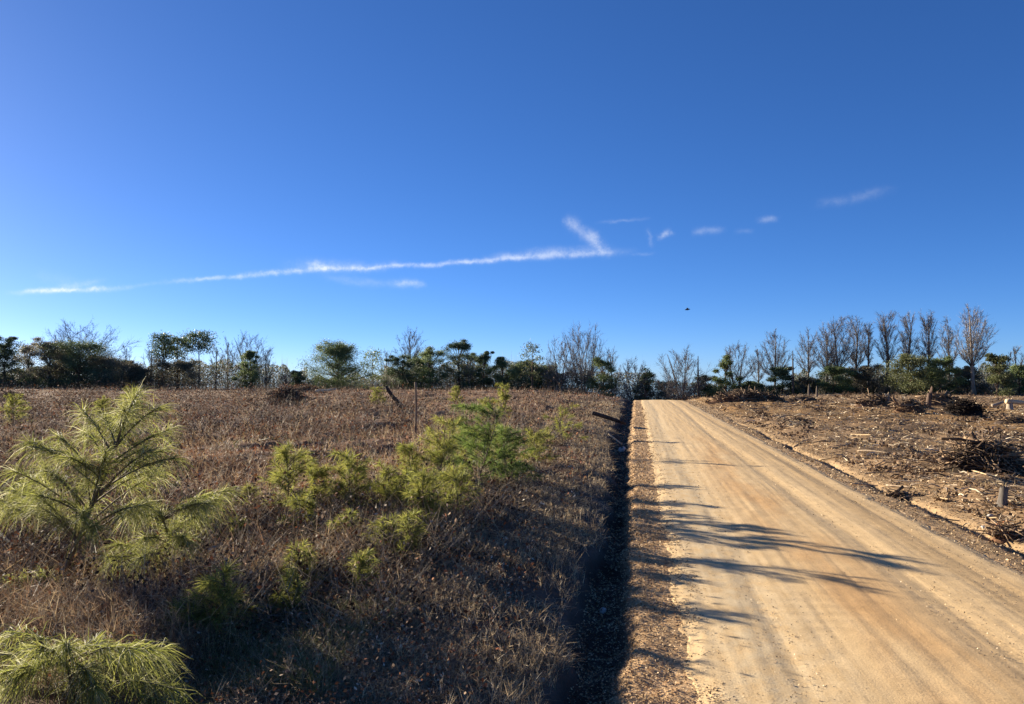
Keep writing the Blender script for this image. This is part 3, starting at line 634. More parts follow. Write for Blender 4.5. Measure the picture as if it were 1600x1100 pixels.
EVER = [
    (-12, 540, 50, 150, 'dark', 'round', 'dark evergreen cut by the left edge behind the leftmost one'),
    (100, 545, 70, 150, 'dark', 'round', 'dark evergreen filling the middle under the broad domed tree'),
    (188, 562, 44, 146, 'dark', 'round', 'low dark evergreen under the slim leafless sapling'),
    (650, 560, 50, 142, 'dark', 'round', 'dark evergreen under the lollipop-crowned leafless tree'),
    (738, 556, 44, 144, 'mid', 'round', 'evergreen behind the thin pale leafless trunk'),
    (815, 566, 50, 140, 'dark', 'round', 'low dark evergreen behind the sparse tufted pine'),
    (8, 531, 56, 146, 'dark', 'round', 'dense dark evergreen tree at the left edge of the picture'),
    (44, 538, 40, 150, 'grey', 'round', 'greyish bushy tree between the leftmost evergreen and the domed tree'),
    (78, 533, 62, 144, 'brown', 'round', 'brownish evergreen under the left side of the broad domed tree'),
    (122, 533, 104, 140, 'dark', 'round', 'largest dark evergreen under the broad domed tree'),
    (163, 556, 70, 140, 'brown', 'round', 'low dull evergreen sloping down right of the largest dark one'),
    (210, 566, 50, 142, 'brown', 'round', 'low brownish thicket tree left of the umbrella pines'),
    (278, 566, 84, 142, 'brown', 'round', 'dull green thicket tree around the umbrella pine trunks'),
    (390, 552, 44, 140, 'mid', 'tall', 'bushy dark young pine in front of the wide leafless tree'),
    (464, 580, 26, 136, 'dark', 'round', 'small dark shrub tree left of the round oak'),
    (527, 539, 82, 138, 'mid', 'round', 'round dense evergreen oak standing alone in the left tree line'),
    (628, 558, 54, 138, 'dark', 'round', 'dark evergreen at the left end of the dark grove'),
    (674, 547, 54, 138, 'mid', 'round', 'rounded evergreen in the middle of the dark grove'),
    (718, 534, 52, 140, 'dark', 'tall', 'tallest dark evergreen of the grove behind the thin pale trunk'),
    (757, 550, 34, 138, 'dark', 'tall', 'narrow blackish evergreen right of the tallest grove tree'),
    (786, 561, 46, 136, 'mid', 'round', 'low evergreen between the blackish tree and the sparse tufted pine'),
    (842, 572, 66, 132, 'dark', 'round', 'low dark evergreen under the big grey leafless clump, left half'),
    (942, 562, 52, 124, 'mid', 'round', 'evergreen bush tree under the right half of the big grey clump'),
    (1008, 582, 34, 124, 'dark', 'tall', 'small dark evergreen nearest the left of the road crest'),
    (1040, 596, 40, 128, 'dark', 'round', 'low dark evergreen seen over the road crest'),
    (1104, 588, 46, 122, 'dark', 'round', 'low dark evergreen right of the brown twiggy tree'),
    (1134, 560, 40, 116, 'mid', 'tall', 'green evergreen at the left end of the long slash pile'),
    (1175, 597, 50, 120, 'dark', 'round', 'low dark bush tree behind the middle of the long slash pile'),
    (1222, 577, 48, 114, 'dark', 'tall', 'dark evergreen under the dark-trunked leafless tree'),
    (1262, 590, 40, 116, 'brown', 'round', 'dull bush tree under the leftmost tall leafless tree'),
    (1302, 574, 58, 114, 'mid', 'round', 'rounded evergreen under the second tall leafless tree'),
    (1350, 573, 60, 116, 'brown', 'round', 'brownish evergreen under the narrowest leafless tree'),
    (1425, 557, 84, 110, 'yellow', 'round', 'broad olive green evergreen under the tall leafless row'),
    (1470, 560, 56, 112, 'mid', 'round', 'dark green evergreen touching the right of the olive one'),
    (1512, 575, 50, 116, 'brown', 'round', 'dull thicket tree behind the pale whitish trunk'),
    (1557, 556, 50, 106, 'yellow', 'tall', 'yellow-green evergreen right of the pale-trunked tree'),
    (1592, 570, 44, 110, 'mid', 'round', 'dark evergreen at the right edge of the picture'),
]
for px, top, w, dist, tone, shape, label in EVER:
    b, H, _ = spot(px, top, dist); W = wid(w, b) * (1.05 if px > 1200 else 1.15)
    evergreen('evergreen_tree', label, b, H, W, tone, lobes=max(20, int(W * 5)) * (2 if 'oak' in label and 'dense' in label else 1), leaves=int(6500 + 1800 * W) * (2 if 'oak' in label and 'dense' in label else 1), size=.18, shape=shape)
PINES = [
    (253, 522, 34, 142, 'dark', .55, 20, 'left umbrella pine of three, tall trunk and flat tufted crown'),
    (279, 528, 36, 144, 'dark', .60, 18, 'middle and shortest umbrella pine of three'),
    (311, 520, 42, 140, 'dark', .68, 20, 'right umbrella pine of three with the widest flat crown'),
    (583, 547, 36, 142, 'mid', .25, 18, 'loose thin-crowned pine just right of the round oak'),
    (831, 537, 36, 126, 'yellow', .25, 15, 'sparse tufted young pine left of the big grey clump'),
    (1010, 575, 20, 128, 'dark', .3, 10, 'small dark pointed pine left of the road crest'),
]
for px, top, w, dist, tone, st, n, label in PINES:
    b, H, _ = spot(px, top, dist); tall_pine('pine_tree', label, b, H, wid(w, b), tone, st, n, 120 if st > .5 else 60)
# standing dead trunks
def snag(label, px, top, dist, r, c=(1, 1, 1), mat='bark', lean=0.0, stubs=3):
    b, H, _ = spot(px, top, dist); t = thing('dead_snag', label, 'dead tree', b, 'standing dead trunks'); R = random.Random(label); m = MB()
    P = bez(np.array([0, 0, -.15]), np.array([lean * .3 + R.gauss(0, .05), 0, H * .5]), np.array([lean, 0, H]), 6); m.tube(P, r * np.array([1.3, 1.05, .95, .8, .6, .3]), 7, np.array(c)); m.build('trunk', M[mat], t, True)
    for k in range(stubs):
        a = R.random() * 6.28; f = R.uniform(.45, .95); j = min(int(f * 5), 4); s = P[j]; e = s + np.array([math.cos(a), math.sin(a), R.uniform(.3, 1.0)]) * H * R.uniform(.06, .16)
        q = MB(); q.tube(bez(s, (s + e) / 2 + [0, 0, -.05 * H], e, 4), np.linspace(r * .5, r * .15, 4), 5, np.array(c)); q.build('branch_stub', M[mat], t, True)
snag('dark dead snag with one bent arm beside the brown twiggy tree', 1091, 556, 114, .15, (.6, .6, .6), stubs=4)
snag('dark dead trunk standing over the right end of the long slash pile', 1239, 548, 112, .14, (.6, .6, .6), stubs=5)
snag('left pale dead trunk of a pair behind the cleared field', 1264, 600, 95, .12, (1.2, 1.1, 1.0), stubs=0)
snag('right pale dead trunk of a pair behind the cleared field', 1276, 603, 96, .12, (1.3, 1.2, 1.1), stubs=0)
# brush that fills the wood's edge below the crowns: one mass
def thicket(mb, px0, px1, top0, top1, dist, n, cols, sz):
    px = rng.uniform(px0, px1, n); u = rng.random(n); dd = dist + rng.normal(size=n) * 4
    az = np.arctan2(np.array([ray(p, 587)[0] for p in px]), np.array([ray(p, 587)[1] for p in px])); X, Y = np.sin(az) * dd, np.cos(az) * dd; Z = height(X, Y)
    up = top0 + (top1 - top0) * fbm(px / 22.0, px * 0, int(dist)); H = (587 - up) / F_PX * dd + (CAM_Z - Z)
    h = u ** .8 * np.maximum(H, .5)
    mb.quads(np.stack([X, Y, Z + h], 1), sz * rng.uniform(.5, 1.3, n), pick(n, cols), .5)
    k = n // 2; b0 = np.stack([X + rng.normal(size=n) * .5, Y, Z + h * rng.uniform(.2, .9, n)], 1)[:k]; mb.slivers(b0, b0 + rng.normal(size=(k, 3)) * np.array([.45, .45, .3]) + np.array([0, 0, .9]), .032, pick(k, GREENS['grey']))
    k = n // 40; mb.slivers(np.stack([X, Y, Z], 1)[:k], np.stack([X + rng.normal(size=n) * .4, Y, Z + np.maximum(H, .5) * rng.uniform(.9, 1.5, n)], 1)[:k], .07, pick(k, GREENS['grey']))
mb = MB(); UND = GREENS['brown'] + GREENS['dark'] + GREENS['grey'][:1]
thicket(mb, -60, 480, 590, 556, 152, 40000, UND, .30); thicket(mb, 480, 620, 600, 574, 150, 8000, UND, .3); thicket(mb, 600, 870, 582, 556, 146, 24000, UND, .30)
thicket(mb, 850, 1010, 590, 572, 134, 10000, UND + GREENS['grey'], .32); thicket(mb, 1000, 1130, 604, 590, 128, 7000, UND, .3); thicket(mb, 1120, 1260, 612, 600, 122, 5000, UND, .28)
thicket(mb, 1240, 1660, 600, 562, 124, 34000, UND + GREENS['mid'][:1], .26)
tag(mb.build('undergrowth', M['leaf']), 'tangled brown and green undergrowth filling the wood edge below the crowns', 'undergrowth', kind='stuff')

# ------------------------------------------------------------------ young pines on the left
NEEDLE = [(.31, .32, .075), (.23, .25, .055), (.32, .31, .11), (.14, .15, .045), (.48, .46, .28), (.30, .30, .08)]  # the palest tone is the sheen on the needles, put in as colour
NEEDLE_D = [(.10, .15, .035), (.14, .19, .045), (.20, .25, .06), (.07, .11, .03)]
NEEDLE_M = [(.28, .285, .055), (.20, .215, .045), (.34, .335, .085), (.15, .17, .04), (.26, .235, .06)]
def needle_tuft(mb, p, d, n, L, w, cols, back=.22, droop=.5, spread=.75):
    d = d / (np.linalg.norm(d) + 1e-9)
    q = p - d * (rng.random((n, 1)) ** 1.3) * back
    v = d * rng.uniform(.25, 1.0, (n, 1)) + rng.normal(size=(n, 3)) * spread * .6; v /= np.linalg.norm(v, axis=1)[:, None]
    l = L * rng.uniform(.65, 1.15, (n, 1)); g = np.array([0, 0, -1.0]) * droop * rng.uniform(.5, 1.3, (n, 1))
    P1 = q + v * l * .5 + g * l * .16; P2 = q + v * l * .92 + g * l * .62
    mb.slivers(q, P1, w, pick(n, cols, .22), P2)
def sapling(label, base, top, tips, L=.28, n=90, w=.006, droop=.6, cols=NEEDLE, r=.018, bend=.1, group='young pines in the left field', starts=None, spread=.75, back=.22):
    t = thing('young_pine', label, 'young pine', base, group); B = np.asarray(base, float); R = random.Random(label)
    T = np.asarray(top) - B; mid = T * .5 + np.array([R.gauss(0, bend), R.gauss(0, bend), 0]) * np.linalg.norm(T); P = bez(np.array([0, 0, -.05]), mid, T, 9)
    m = MB(); m.tube(P, r * (1 - .7 * np.linspace(0, 1, 9)), 6); m.build('stem', M['sap'], t, True)
    nd = MB(); needle_tuft(nd, T, P[-1] - P[-2], int(n * 1.2), L, w, cols, back * 1.5, droop * .6, spread)
    for k, tip in enumerate(tips):
        tip = np.asarray(tip) - B
        f = (starts[k] if starts else min(max((tip[2] / max(T[2], .1)) - R.uniform(.12, .3), .08), .92)) * 8; j = min(int(f), 7); s = P[j] * (1 - f + j) + P[j + 1] * (f - j)
        c = (s + tip) / 2 + np.array([0, 0, .12 * np.linalg.norm(tip - s)]); Q = bez(s, c, tip, 6)
        b = MB(); b.tube(Q, np.linspace(r * .45, r * .2, 6), 4, cap=False); b.build('branch', M['sap'], t, True)
        needle_tuft(nd, tip, Q[-1] - Q[-2] , n, L, w, cols, min(back * 1.4, .7 * np.linalg.norm(tip - s)), droop, spread)
    nd.build('needles', M['needle'], t, kind='stuff'); return t
# the near weeping sapling at left, its tips read off the photograph
def tips_at(ref, lst):
    out = []
    for x, y, o in lst:
        p = at_depth(x, y, ref, o); out.append(p)
        out.append(p + rng.normal(size=3) * np.array([.15, .15, .10]))
    return out
A = hit(80, 930)
sapling('tall drooping young pine leaning right in the left foreground', A, at_depth(207, 622, A, .1),
        tips_at(A, [(128, 640, .3), (45, 690, .2), (20, 735, -.2), (70, 735, .4), (110, 715, -.3), (262, 672, .2), (272, 715, -.2), (235, 735, .5), (185, 660, .4), (60, 790, -.35), (150, 770, .3), (215, 790, -.4), (165, 705, -.2), (25, 905, -.3), (65, 900, -.1), (5, 790, .1), (90, 680, .5), (225, 700, .1), (130, 800, -.5), (35, 760, .5), (195, 640, -.2)]),
        L=.28, n=210, w=.0042, droop=.75, r=.026, bend=.05, back=.3, spread=.85)
Bb = hit(245, 908)
sapling('bushy drooping young pine right of the tall leaning one', Bb, at_depth(250, 800, Bb), tips_at(Bb, [(340, 780, .1), (310, 790, -.2), (200, 800, .1), (185, 850, -.2), (225, 840, -.3), (275, 815, .3), (290, 845, -.1)]), L=.28, n=200, w=.0042, droop=.85, r=.02, back=.28, spread=.8)
Bc = hit(110, 1095)
sapling('lowest drooping young pine in the bottom left corner', Bc, at_depth(100, 1030, Bc), tips_at(Bc, [(20, 985, .3), (62, 1010, -.2), (150, 1000, .4), (205, 1012, -.2), (250, 1015, .3), (150, 1075, -.3), (10, 1050, -.3), (270, 1075, -.2)]), L=.25, n=190, w=.0038, droop=1.1, r=.018, back=.3, spread=.6)
def simple(label, px, py, top, w, **kw):
    b = hit(px, py); R = random.Random(label); dp = float(np.dot(b - np.array([0, 0, CAM_Z]), _cf)); H = (py - top) * dp / F_PX; W = 1.25 * w * dp / F_PX
    sc = max(.25, min(1.0, H / .9)); k = int(2.0 * kw.pop('k', max(8, int(9 + 10 * W * H)))); tips = []
    for i in range(k):
        u = (i + R.random()) / k; a = i * 2.4 + R.random(); rad = W * .5 * (1 - .5 * u) * R.uniform(.3, 1.15)
        tips.append(b + np.array([math.cos(a) * rad, math.sin(a) * rad, H * min(max(.12 + .78 * u + R.gauss(0, .1), .08), .95)]))
    L = kw.pop('L', .11 + .08 * sc); d = max(1, dp / 9) ** .65
    sapling(label, b, b + np.array([R.gauss(0, .14) * H, R.gauss(0, .14) * H, H * .9]), tips, L=L, n=int(.68 * kw.pop('n', 75)), w=.0045 * d, cols=kw.pop('cols', NEEDLE_M), droop=kw.pop('droop', .4), r=.014, back=L * 1.1, **kw)
simple('pale green young pine left of the middle in front of the dark pit', 450, 798, 688, 80, n=120)
simple('tiny yellow-green pine seedling left of the pale green young pine', 393, 790, 757, 28)
simple('feathery young pine in the middle of the left field', 548, 798, 702, 74, n=120)
simple('slim young pine beside the feathery one', 603, 795, 720, 46)
simple('bushy young pine spreading low in front of the dark bushy cluster', 662, 830, 730, 84, n=130)
simple('tall thin young pine at the left of the dark bushy cluster', 690, 772, 645, 70, n=120)
simple('densest dark green young pine on the bank above the road', 742, 757, 628, 120, cols=NEEDLE_D, n=170, k=30)
simple('dark green young pine at the right of the bushy cluster', 795, 752, 664, 84, cols=NEEDLE_D, n=140, k=20)
simple('light green young pine on the bank nearer the ditch', 838, 722, 668, 56, n=80)
simple('bright yellow-green rounded young pine highest up the bank', 880, 694, 630, 62, n=90, k=11)
for args in [('wispy young pine between the pale green and the feathery ones', 500, 790, 715, 50), ('wispy young pine filling the gap left of the bushy spreading one', 628, 800, 735, 52), ('thin young pine behind the slim one', 640, 760, 690, 40),
             ('low yellow-green pine in front of the densest dark one', 712, 800, 728, 64), 
             ('tall loose young pine behind the densest dark one', 728, 735, 662, 60), ('loose young pine behind the dark right-hand one', 778, 728, 662, 60), ('low sprawling pine left of the feathery one', 470, 830, 770, 60), ('sparse yellowish pine seedling below the feathery one', 540, 850, 800, 50), ('pale sprawling pine seedling below the slim one', 600, 860, 805, 54)]:
    simple(*args, n=110)
simple('low young pine below the bushy cluster with sprawling fronds', 640, 880, 800, 50)
simple('small yellow-green pine on the bank at mid height', 566, 925, 862, 44)
simple('small pine beside a dark hollow on the bank', 472, 915, 850, 58)
simple('green pine tuft low on the shaded bank', 452, 965, 895, 44)
simple('yellowish young pine right of the bushy drooping one', 335, 985, 885, 84, L=.2, droop=.5, n=80)
simple('small olive pine seedling in the orange leaves', 290, 985, 945, 70, L=.16)
simple('olive pine seedling at the lower edge of the field', 370, 850, 810, 40)
simple('thin young pine standing on the skyline above the bank', 786, 660, 596, 30)
simple('young pine on the left edge before the dark stump', 22, 665, 614, 44)
simple('yellow-green young pine behind the leaning dark log', 590, 632, 604, 26)
simple('small skyline pine right of the thin pale post', 712, 628, 602, 22)
simple('small pine seedling behind the tall leaning pine top', 205, 640, 602, 36)
simple('second small pine seedling behind the tall leaning pine top', 160, 650, 618, 30)
simple('young pine between the cluster and the skyline', 760, 660, 620, 34)

# ------------------------------------------------------------------ logs, stumps, piles
def limb(name, label, cat, a, b, r, mat='dead', group=None, sag=.0, forks=0, c=(1, 1, 1)):
    a, b = np.asarray(a, float), np.asarray(b, float); t = thing(name, label, cat, a, group); R = random.Random(label + str(a[0])); d = b - a; ln = np.linalg.norm(d)
    q = np.array([R.gauss(0, .06), R.gauss(0, .06), R.gauss(0, .03)]) * ln; P = bez(np.zeros(3), d * .5 + q + [0, 0, sag], d, 7)
    m = MB(); m.tube(P, r * (np.linspace(1.05, .7, 7) + np.array([R.gauss(0, .06) for _ in range(7)])), 7, np.array(c)); m.build('wood', M[mat], t, True)
    for k in range(forks):
        s = P[R.randint(2, 5)]; e = s + d / ln * ln * R.uniform(.1, .25) + np.array([R.gauss(0, .12), R.gauss(0, .12), abs(R.gauss(.05, .08))]) * ln
        f = MB(); f.tube(bez(s, (s + e) / 2 + [0, 0, .02], e, 4), np.linspace(r * .5, r * .2, 4), 5, np.array(c)); f.build('side_branch', M[mat], t, True)
    return t
def stump(label, base, h, r, lean=(0, 0), mat='dead', group='stumps on the cleared ground', jag=.5, cut=True):
    t = thing('stump', label, 'stump', base, group); R = random.Random(label); n = 12; m = MB(); a = np.arange(n) * 6.283 / n
    hs = [-.1, .0, h * .12, h * .35, h * .7, h]; rs = [1.7, 1.55, 1.2, 1.02, .95, .9]; V = []
    for i, (z, k) in enumerate(zip(hs, rs)):
        w = np.array([1 + (.28 if i < 2 else .07) * math.sin(x * 3 + R.random() * .6) + R.gauss(0, .04) for x in a]) * r * k
        zz = z + (np.array([R.gauss(0, jag) for _ in a]) * r if i == 5 else 0)
        V.append(np.stack([np.cos(a) * w + lean[0] * max(z, 0), np.sin(a) * w + lean[1] * max(z, 0), zz * np.ones(n)], 1))
    V = np.vstack(V); i = np.arange(5)[:, None] * n; j = np.arange(n)[None, :]; k = (j + 1) % n
    m.add(V, np.stack([i + j, i + k, i + n + k, i + n + j], -1).reshape(-1, 4)); m.build('stump_wood', M[mat], t)
    top = V[-n:]; cc = top.mean(0) + [0, 0, .01]; q = MB(); q.add(np.vstack([top * 1.0 + [0, 0, .003], cc]), np.stack([np.arange(n), (np.arange(n) + 1) % n, np.full(n, n)], -1)); q.build('cut_top', M['cut' if cut else mat], t)
    return t
def pile(name, label, cat, base, W, D, H, nstick, tone='dead', group='slash piles at the edge of the cleared ground', logs=5, dark=.5, soil=(.10, .065, .04), mound=.6, ln=.35, leaf=0, thin=.8):
    """a heap of soil, roots and branches with the larger logs as parts of their own"""
    t = thing(name, label, cat, base, group); R = random.Random(label)
    m = MB(); xs = np.linspace(-1, 1, 26); X, Y = np.meshgrid(xs, xs); rr = np.hypot(X, Y); s = int(R.random() * 900)
    Z = H * mound * np.clip(1 - rr ** 2, 0, 1) * (.45 + .9 * fbm(X * 2.3 + 5, Y * 2.3, s)) - .06 - .3 * np.clip(rr - .9, 0, 1)
    V = np.stack([X * W / 2, Y * D / 2, Z], -1).reshape(-1, 3); i = np.arange(25)[:, None] * 26 + np.arange(25)[None, :]
    m.add(V, np.stack([i, i + 1, i + 27, i + 26], -1).reshape(-1, 4), np.array(soil)); m.build('soil_heap', M['mound'], t, True)
    st = MB()
    def place(l, rad, mb_, c, sides):
        a = R.random() * 6.283; q = R.random() ** .6 * .85; x, y = math.cos(a) * q * W / 2, math.sin(a) * q * D / 2
        z = H * mound * (1 - q * q) * .7 + R.random() * H * .3 * (1 - q); dr = np.array([R.gauss(0, 1), R.gauss(0, 1), R.gauss(.0, .32)]); dr /= np.linalg.norm(dr)
        e = np.array([x, y, z]); b0, b1 = e - dr * l / 2, e + dr * l / 2; b0[2] = max(b0[2], .02); b1[2] = min(max(b1[2], .02), H * 1.1)
        mb_.tube(bez(b0, e + np.array([R.gauss(0, .1), R.gauss(0, .1), R.gauss(.05, .1)]) * l, b1, 5), np.linspace(rad, rad * .5, 5), sides, c)
    for k in range(nstick):
        g = R.random(); c = np.array([.6, .5, .42]) * R.uniform(.25, .7) if g < dark else np.array([1, .85, .7]) * R.uniform(.6, 1.25)
        place(ln * max(H, .4) * R.uniform(.6, 2.6), .03 * thin * max(H, .5) * R.uniform(.5, 1.3), st, c, 4)
    st.build('branches', M[tone], t, kind='stuff')
    for k in range(logs):
        lg = MB(); place(max(H, .5) * R.uniform(.7, 1.7), .055 * max(H, .6) * R.uniform(.5, 1.2), lg, np.array([1, .80, .62]) * R.uniform(.35, 1.0), 8); lg.build('log', M[tone], t, True)
    if leaf:
        lf = MB(); a = rng.random(leaf) * 6.283; q = rng.random(leaf) ** .5 * .95; z = H * (1 - q * q) * rng.random(leaf) ** .5 * .95
        lf.quads(np.stack([np.cos(a) * q * W / 2, np.sin(a) * q * D / 2, z], 1), .09 * (W / 2) ** .5 * rng.uniform(.5, 1.4, leaf), pick(leaf, RED[:2] + BROWN), .5); lf.build('dead_leaves', M['litter'], t, kind='stuff')
    return t
def P_(px, py): return hit(px, py)
def sc(p): return float(np.dot(p - np.array([0, 0, CAM_Z]), _cf)) / F_PX
def mkpile(label, px, py, w, h, n, name='slash_pile', cat='slash pile', depth=.7, **kw):
    b = P_(px, py); k = sc(b); W = w * k; pile(name, label, cat, b + np.array([0, W * depth * .3, 0]), W, W * depth, h * k, n, **kw)
mkpile('long reddish slash pile beside the road crest on the right', 1172, 628, 128, 27, 260, depth=.25, logs=14, ln=.5, mound=.55, soil=(.13, .07, .04))
mkpile('low tail of broken wood right of the long slash pile', 1255, 627, 60, 14, 90, depth=.4, logs=6, ln=.5)
mkpile('brown slash pile with a black hollow under the tall leafless row', 1372, 635, 66, 26, 170, depth=.5, logs=9, ln=.5, soil=(.14, .08, .045))
mkpile('heap of broken stumps and orange wood left of the upright post stump', 1424, 644, 50, 30, 140, depth=.6, logs=8, ln=.5, dark=.35, soil=(.16, .09, .05))
mkpile('rusty heap of roots behind the upright post stump', 1470, 634, 64, 30, 150, depth=.5, logs=8, ln=.5, dark=.4, soil=(.15, .085, .05))
mkpile('blackest burnt brush pile on the cleared ground', 1512, 650, 58, 30, 220, depth=.8, tone='dark', logs=5, ln=.5, dark=.9, soil=(.02, .015, .012), mound=.8)
mkpile('dark flat heap at the right edge below the broken pale stump', 1590, 660, 60, 14, 90, depth=.6, logs=5, dark=.7, ln=.6, soil=(.09, .065, .05))
mkpile('uprooted root wad with tangled grey roots on the right', 1548, 742, 122, 64, 420, name='root_wad', cat='root wad', depth=.7, logs=7, ln=.5, dark=.6, mound=.8, thin=.55, soil=(.035, .025, .018))
mkpile('brown mound of dead brush far out in the left field', 440, 632, 64, 36, 200, name='brush_mound', cat='brush mound', depth=.8, ln=.5, dark=.7, logs=3, soil=(.06, .04, .028), leaf=1500, group='brush mounds in the left field')
mkpile('dark brush mound at the left edge of the field', 8, 628, 50, 24, 130, name='brush_mound', cat='brush mound', depth=.8, ln=.5, dark=.85, logs=3, soil=(.035, .027, .02), leaf=500, group='brush mounds in the left field')
mkpile('low bramble heap on the skyline left of the leaning log', 470, 612, 70, 14, 90, name='brush_mound', cat='brush mound', depth=.5, ln=.5, dark=.6, logs=2, leaf=700, group='brush mounds in the left field')
mkpile('small dark debris heap beside the road halfway along the right edge', 1412, 783, 46, 16, 70, depth=.8, logs=4, ln=.8, dark=.75, soil=(.08, .055, .04))
mkpile('russet clump of stubble at the lower right corner of the cleared ground', 1578, 842, 46, 34, 60, depth=.8, logs=2, ln=.8, dark=.3, soil=(.17, .09, .05), leaf=300, mound=.35)
b = P_(1450, 640); stump('upright pale post stump between the rusty heaps', b, 27 * sc(b), 3.8 * sc(b), (.12, 0), mat='pine_bark', jag=1.6, cut=False)
b = P_(1566, 790); stump('small leaning stump standing alone on the near cleared ground', b, 28 * sc(b), 6.5 * sc(b), (.12, 0), mat='bark', cut=False)
b = P_(1386, 634); stump('short pale stump in front of the black hollow', b, 18 * sc(b), 3.6 * sc(b))
b = P_(1578, 640); stump('broken pale stump propping a fallen log at the right edge', b, 15 * sc(b), 4.2 * sc(b), jag=.9)
limb('fallen_log', 'pale fallen log resting on the broken stump at the right edge', 'log', at_depth(1572, 627, b), at_depth(1612, 631, b), 3.6 * sc(b), 'cut')
limb('fallen_log', 'grey log lying left of the broken pale stump', 'log', at_depth(1550, 634, b), at_depth(1568, 628, b), 2.5 * sc(b), 'dead')
a = P_(634, 640); limb('leaning_log', 'dark charred log leaning left out of the left field', 'log', a - [0, 0, .05], at_depth(603, 604, a), 3.6 * sc(a), 'dark')
a = P_(648, 684); limb('thin_post', 'thin upright dead post with a pale top in the left field', 'post', a - [0, 0, .05], at_depth(649, 597, a), 2.2 * sc(a), 'dead', c=(.9, .75, .6))
a = P_(492, 613); limb('fallen_log', 'white plank-like log lying far out in the left field', 'log', a + [0, 0, .12], at_depth(526, 608, a), 2.2 * sc(a), 'cut', c=(1.3, 1.3, 1.3))
a = P_(-8, 845); limb('fallen_limb', 'dark dead limb lying at the left edge behind the leaning pine', 'limb', a + [0, 0, .12], P_(72, 880) + [0, 0, .03], .05, 'dark', forks=2)
a = P_(872, 640); limb('fallen_log', 'black log lying across the top of the bank by the ditch', 'log', at_depth(925, 645, P_(930, 660)), at_depth(978, 662, P_(930, 660)), .10, 'dark', forks=1)
a = P_(972, 697); limb('bleached_stick', 'bleached stick hanging over the ditch edge', 'stick', a + [0, 0, .05], at_depth(951, 678, a), .035, 'cut', c=(1.2, 1.2, 1.2))
# pale sticks on the cleared ground, each its own
STK = [(1340, 706, 1392, 714), (1395, 715, 1458, 713), (1250, 694, 1290, 690), (1300, 702, 1330, 696), (1400, 700, 1412, 695), (1330, 758, 1372, 765), (1385, 760, 1425, 764), (1408, 698, 1422, 706), (1480, 718, 1512, 736),
       (1510, 735, 1542, 746), (1560, 722, 1582, 748), (1240, 700, 1262, 690), (1180, 668, 1200, 664), (1330, 680, 1362, 684), (1215, 655, 1240, 652), (1366, 730, 1382, 722), (1440, 672, 1462, 668), (1500, 690, 1520, 688), (1560, 694, 1600, 690), (1470, 780, 1482, 788),
       (1530, 842, 1540, 828), (1588, 848, 1606, 846), (1445, 808, 1500, 822), (1290, 648, 1318, 648), (1330, 634, 1352, 633), (1225, 636, 1245, 634), (1170, 640, 1195, 638), (1405, 664, 1420, 660), (1280, 720, 1310, 716), (1350, 742, 1380, 740)]
zones = ['pale stick lying on the near cleared ground beside the right road edge', 'pale stick lying around the uprooted root wad', 'bleached stick on the middle of the cleared ground', 'small pale stick far back on the cleared ground before the slash piles']
ORD = ['leftmost', 'second from left', 'third from left', 'fourth from left', 'fifth from left', 'sixth from left', 'seventh from left', 'eighth from left', 'ninth from left', 'tenth from left', 'eleventh from left', 'twelfth from left']
seen = {}
for x0, y0, x1, y1 in sorted(STK):
    a, b = P_(x0, y0), P_(x1, y1); z = zones[1] if (x0 >= 1470 and 685 < y0 < 760) else zones[0] if y0 > 740 else zones[2] if y0 > 672 else zones[3]
    k = seen.get(z, 0); seen[z] = k + 1; c = np.array([1, .93, .85]) * random.uniform(.5, 1.1)
    limb('stick', ORD[k] + ' ' + z, 'stick', a + [0, 0, .03], b + [0, 0, .03 + .08 * random.random()], .9 * sc(a) + .004, 'cut' if random.random() < .5 else 'dead', group=z.replace('stick', 'sticks'), forks=random.choice([0, 1, 1, 2]), c=c)
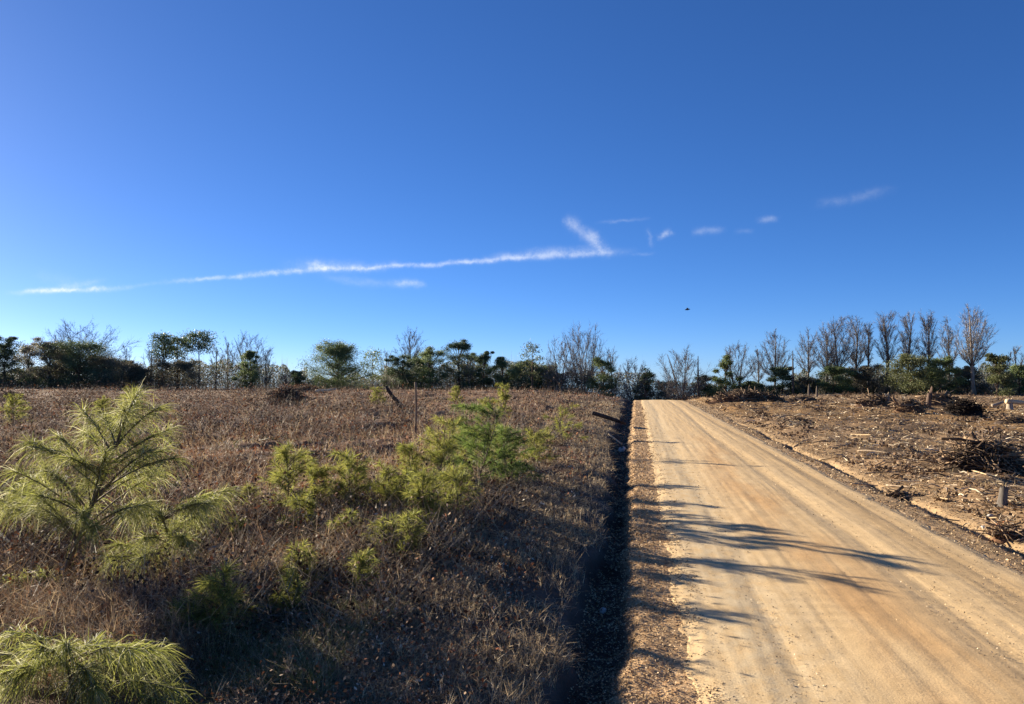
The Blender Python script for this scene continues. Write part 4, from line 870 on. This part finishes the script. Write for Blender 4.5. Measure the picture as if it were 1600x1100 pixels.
# stones
def stone(label, p, r, group='pale stones'):
    m = MB(); n, k = 9, 6; V = []
    for i in range(k):
        f = math.pi * (i + .5) / k
        for j in range(n):
            a = 6.283 * j / n; q = r * (1 + random.gauss(0, .10)); V.append((math.sin(f) * math.cos(a) * q * 1.2, math.sin(f) * math.sin(a) * q, math.cos(f) * q * .7))
    i = np.arange(k - 1)[:, None] * n; j = np.arange(n)[None, :]; kk = (j + 1) % n
    m.add(V, np.stack([i + j, i + n + j, i + n + kk, i + kk], -1).reshape(-1, 4)); b = m.n - len(V)
    for s, rev in ((0, 0), ((k - 1) * n, 1)):
        for q in range(1, n - 1): m.F[3].append(np.array([[b + s, b + s + q + (1 if rev else 0), b + s + q + (0 if rev else 1)]])[:, ::-1] if rev == 0 else np.array([[b + s, b + s + q + 1, b + s + q]]))
    o = m.build('stone', M['stone']); o.location = p + np.array([0, 0, r * .35]); o.rotation_euler = (random.random() * .5, random.random() * .5, random.random() * 6); tag(o, label, 'stone', group)
p = P_(942, 957); stone('pale round stone lying in the dark ditch', p, 6 * sc(p))
p = P_(972, 705); stone('white stone at the foot of the bleached stick in the ditch', p, 6 * sc(p))
p = P_(846, 1064); stone('flat pale stone low on the bank at the bottom of the picture', p, 5 * sc(p))
p = P_(1547, 808); stone('pale stone right of the road near the leaning stump', p, 4.5 * sc(p))
p = P_(1538, 826); stone('pale stone at the lip of the right-hand rut', p, 4 * sc(p))
# a bird high over the crest
b = at_depth(1074, 484, column(1074, 70)); o = MB()
o.tube([(-.22, 0, 0), (-.1, 0, .02), (.05, 0, .02), (.16, 0, .05), (.25, 0, .04)], [.02, .06, .07, .045, .01], 7)
bird = thing('bird', 'small dark bird flying above the road crest', 'bird', b); o.build('body', M['feather'], bird, True)
for s in (-1, 1):
    q = MB(); q.add([(-.08, s * .03, .04), (.08, s * .03, .04), (.06, s * .25, .15), (-.06, s * .25, .15), (-.05, s * .48, .10), (-.02, s * .03, .025), (.0, s * .25, .135)], [(0, 1, 2, 3), (5, 1, 2, 6), (0, 5, 6, 3)]); q.F[3].append(np.array([[3, 2, 4]])); q.build('wing', M['feather'], bird)
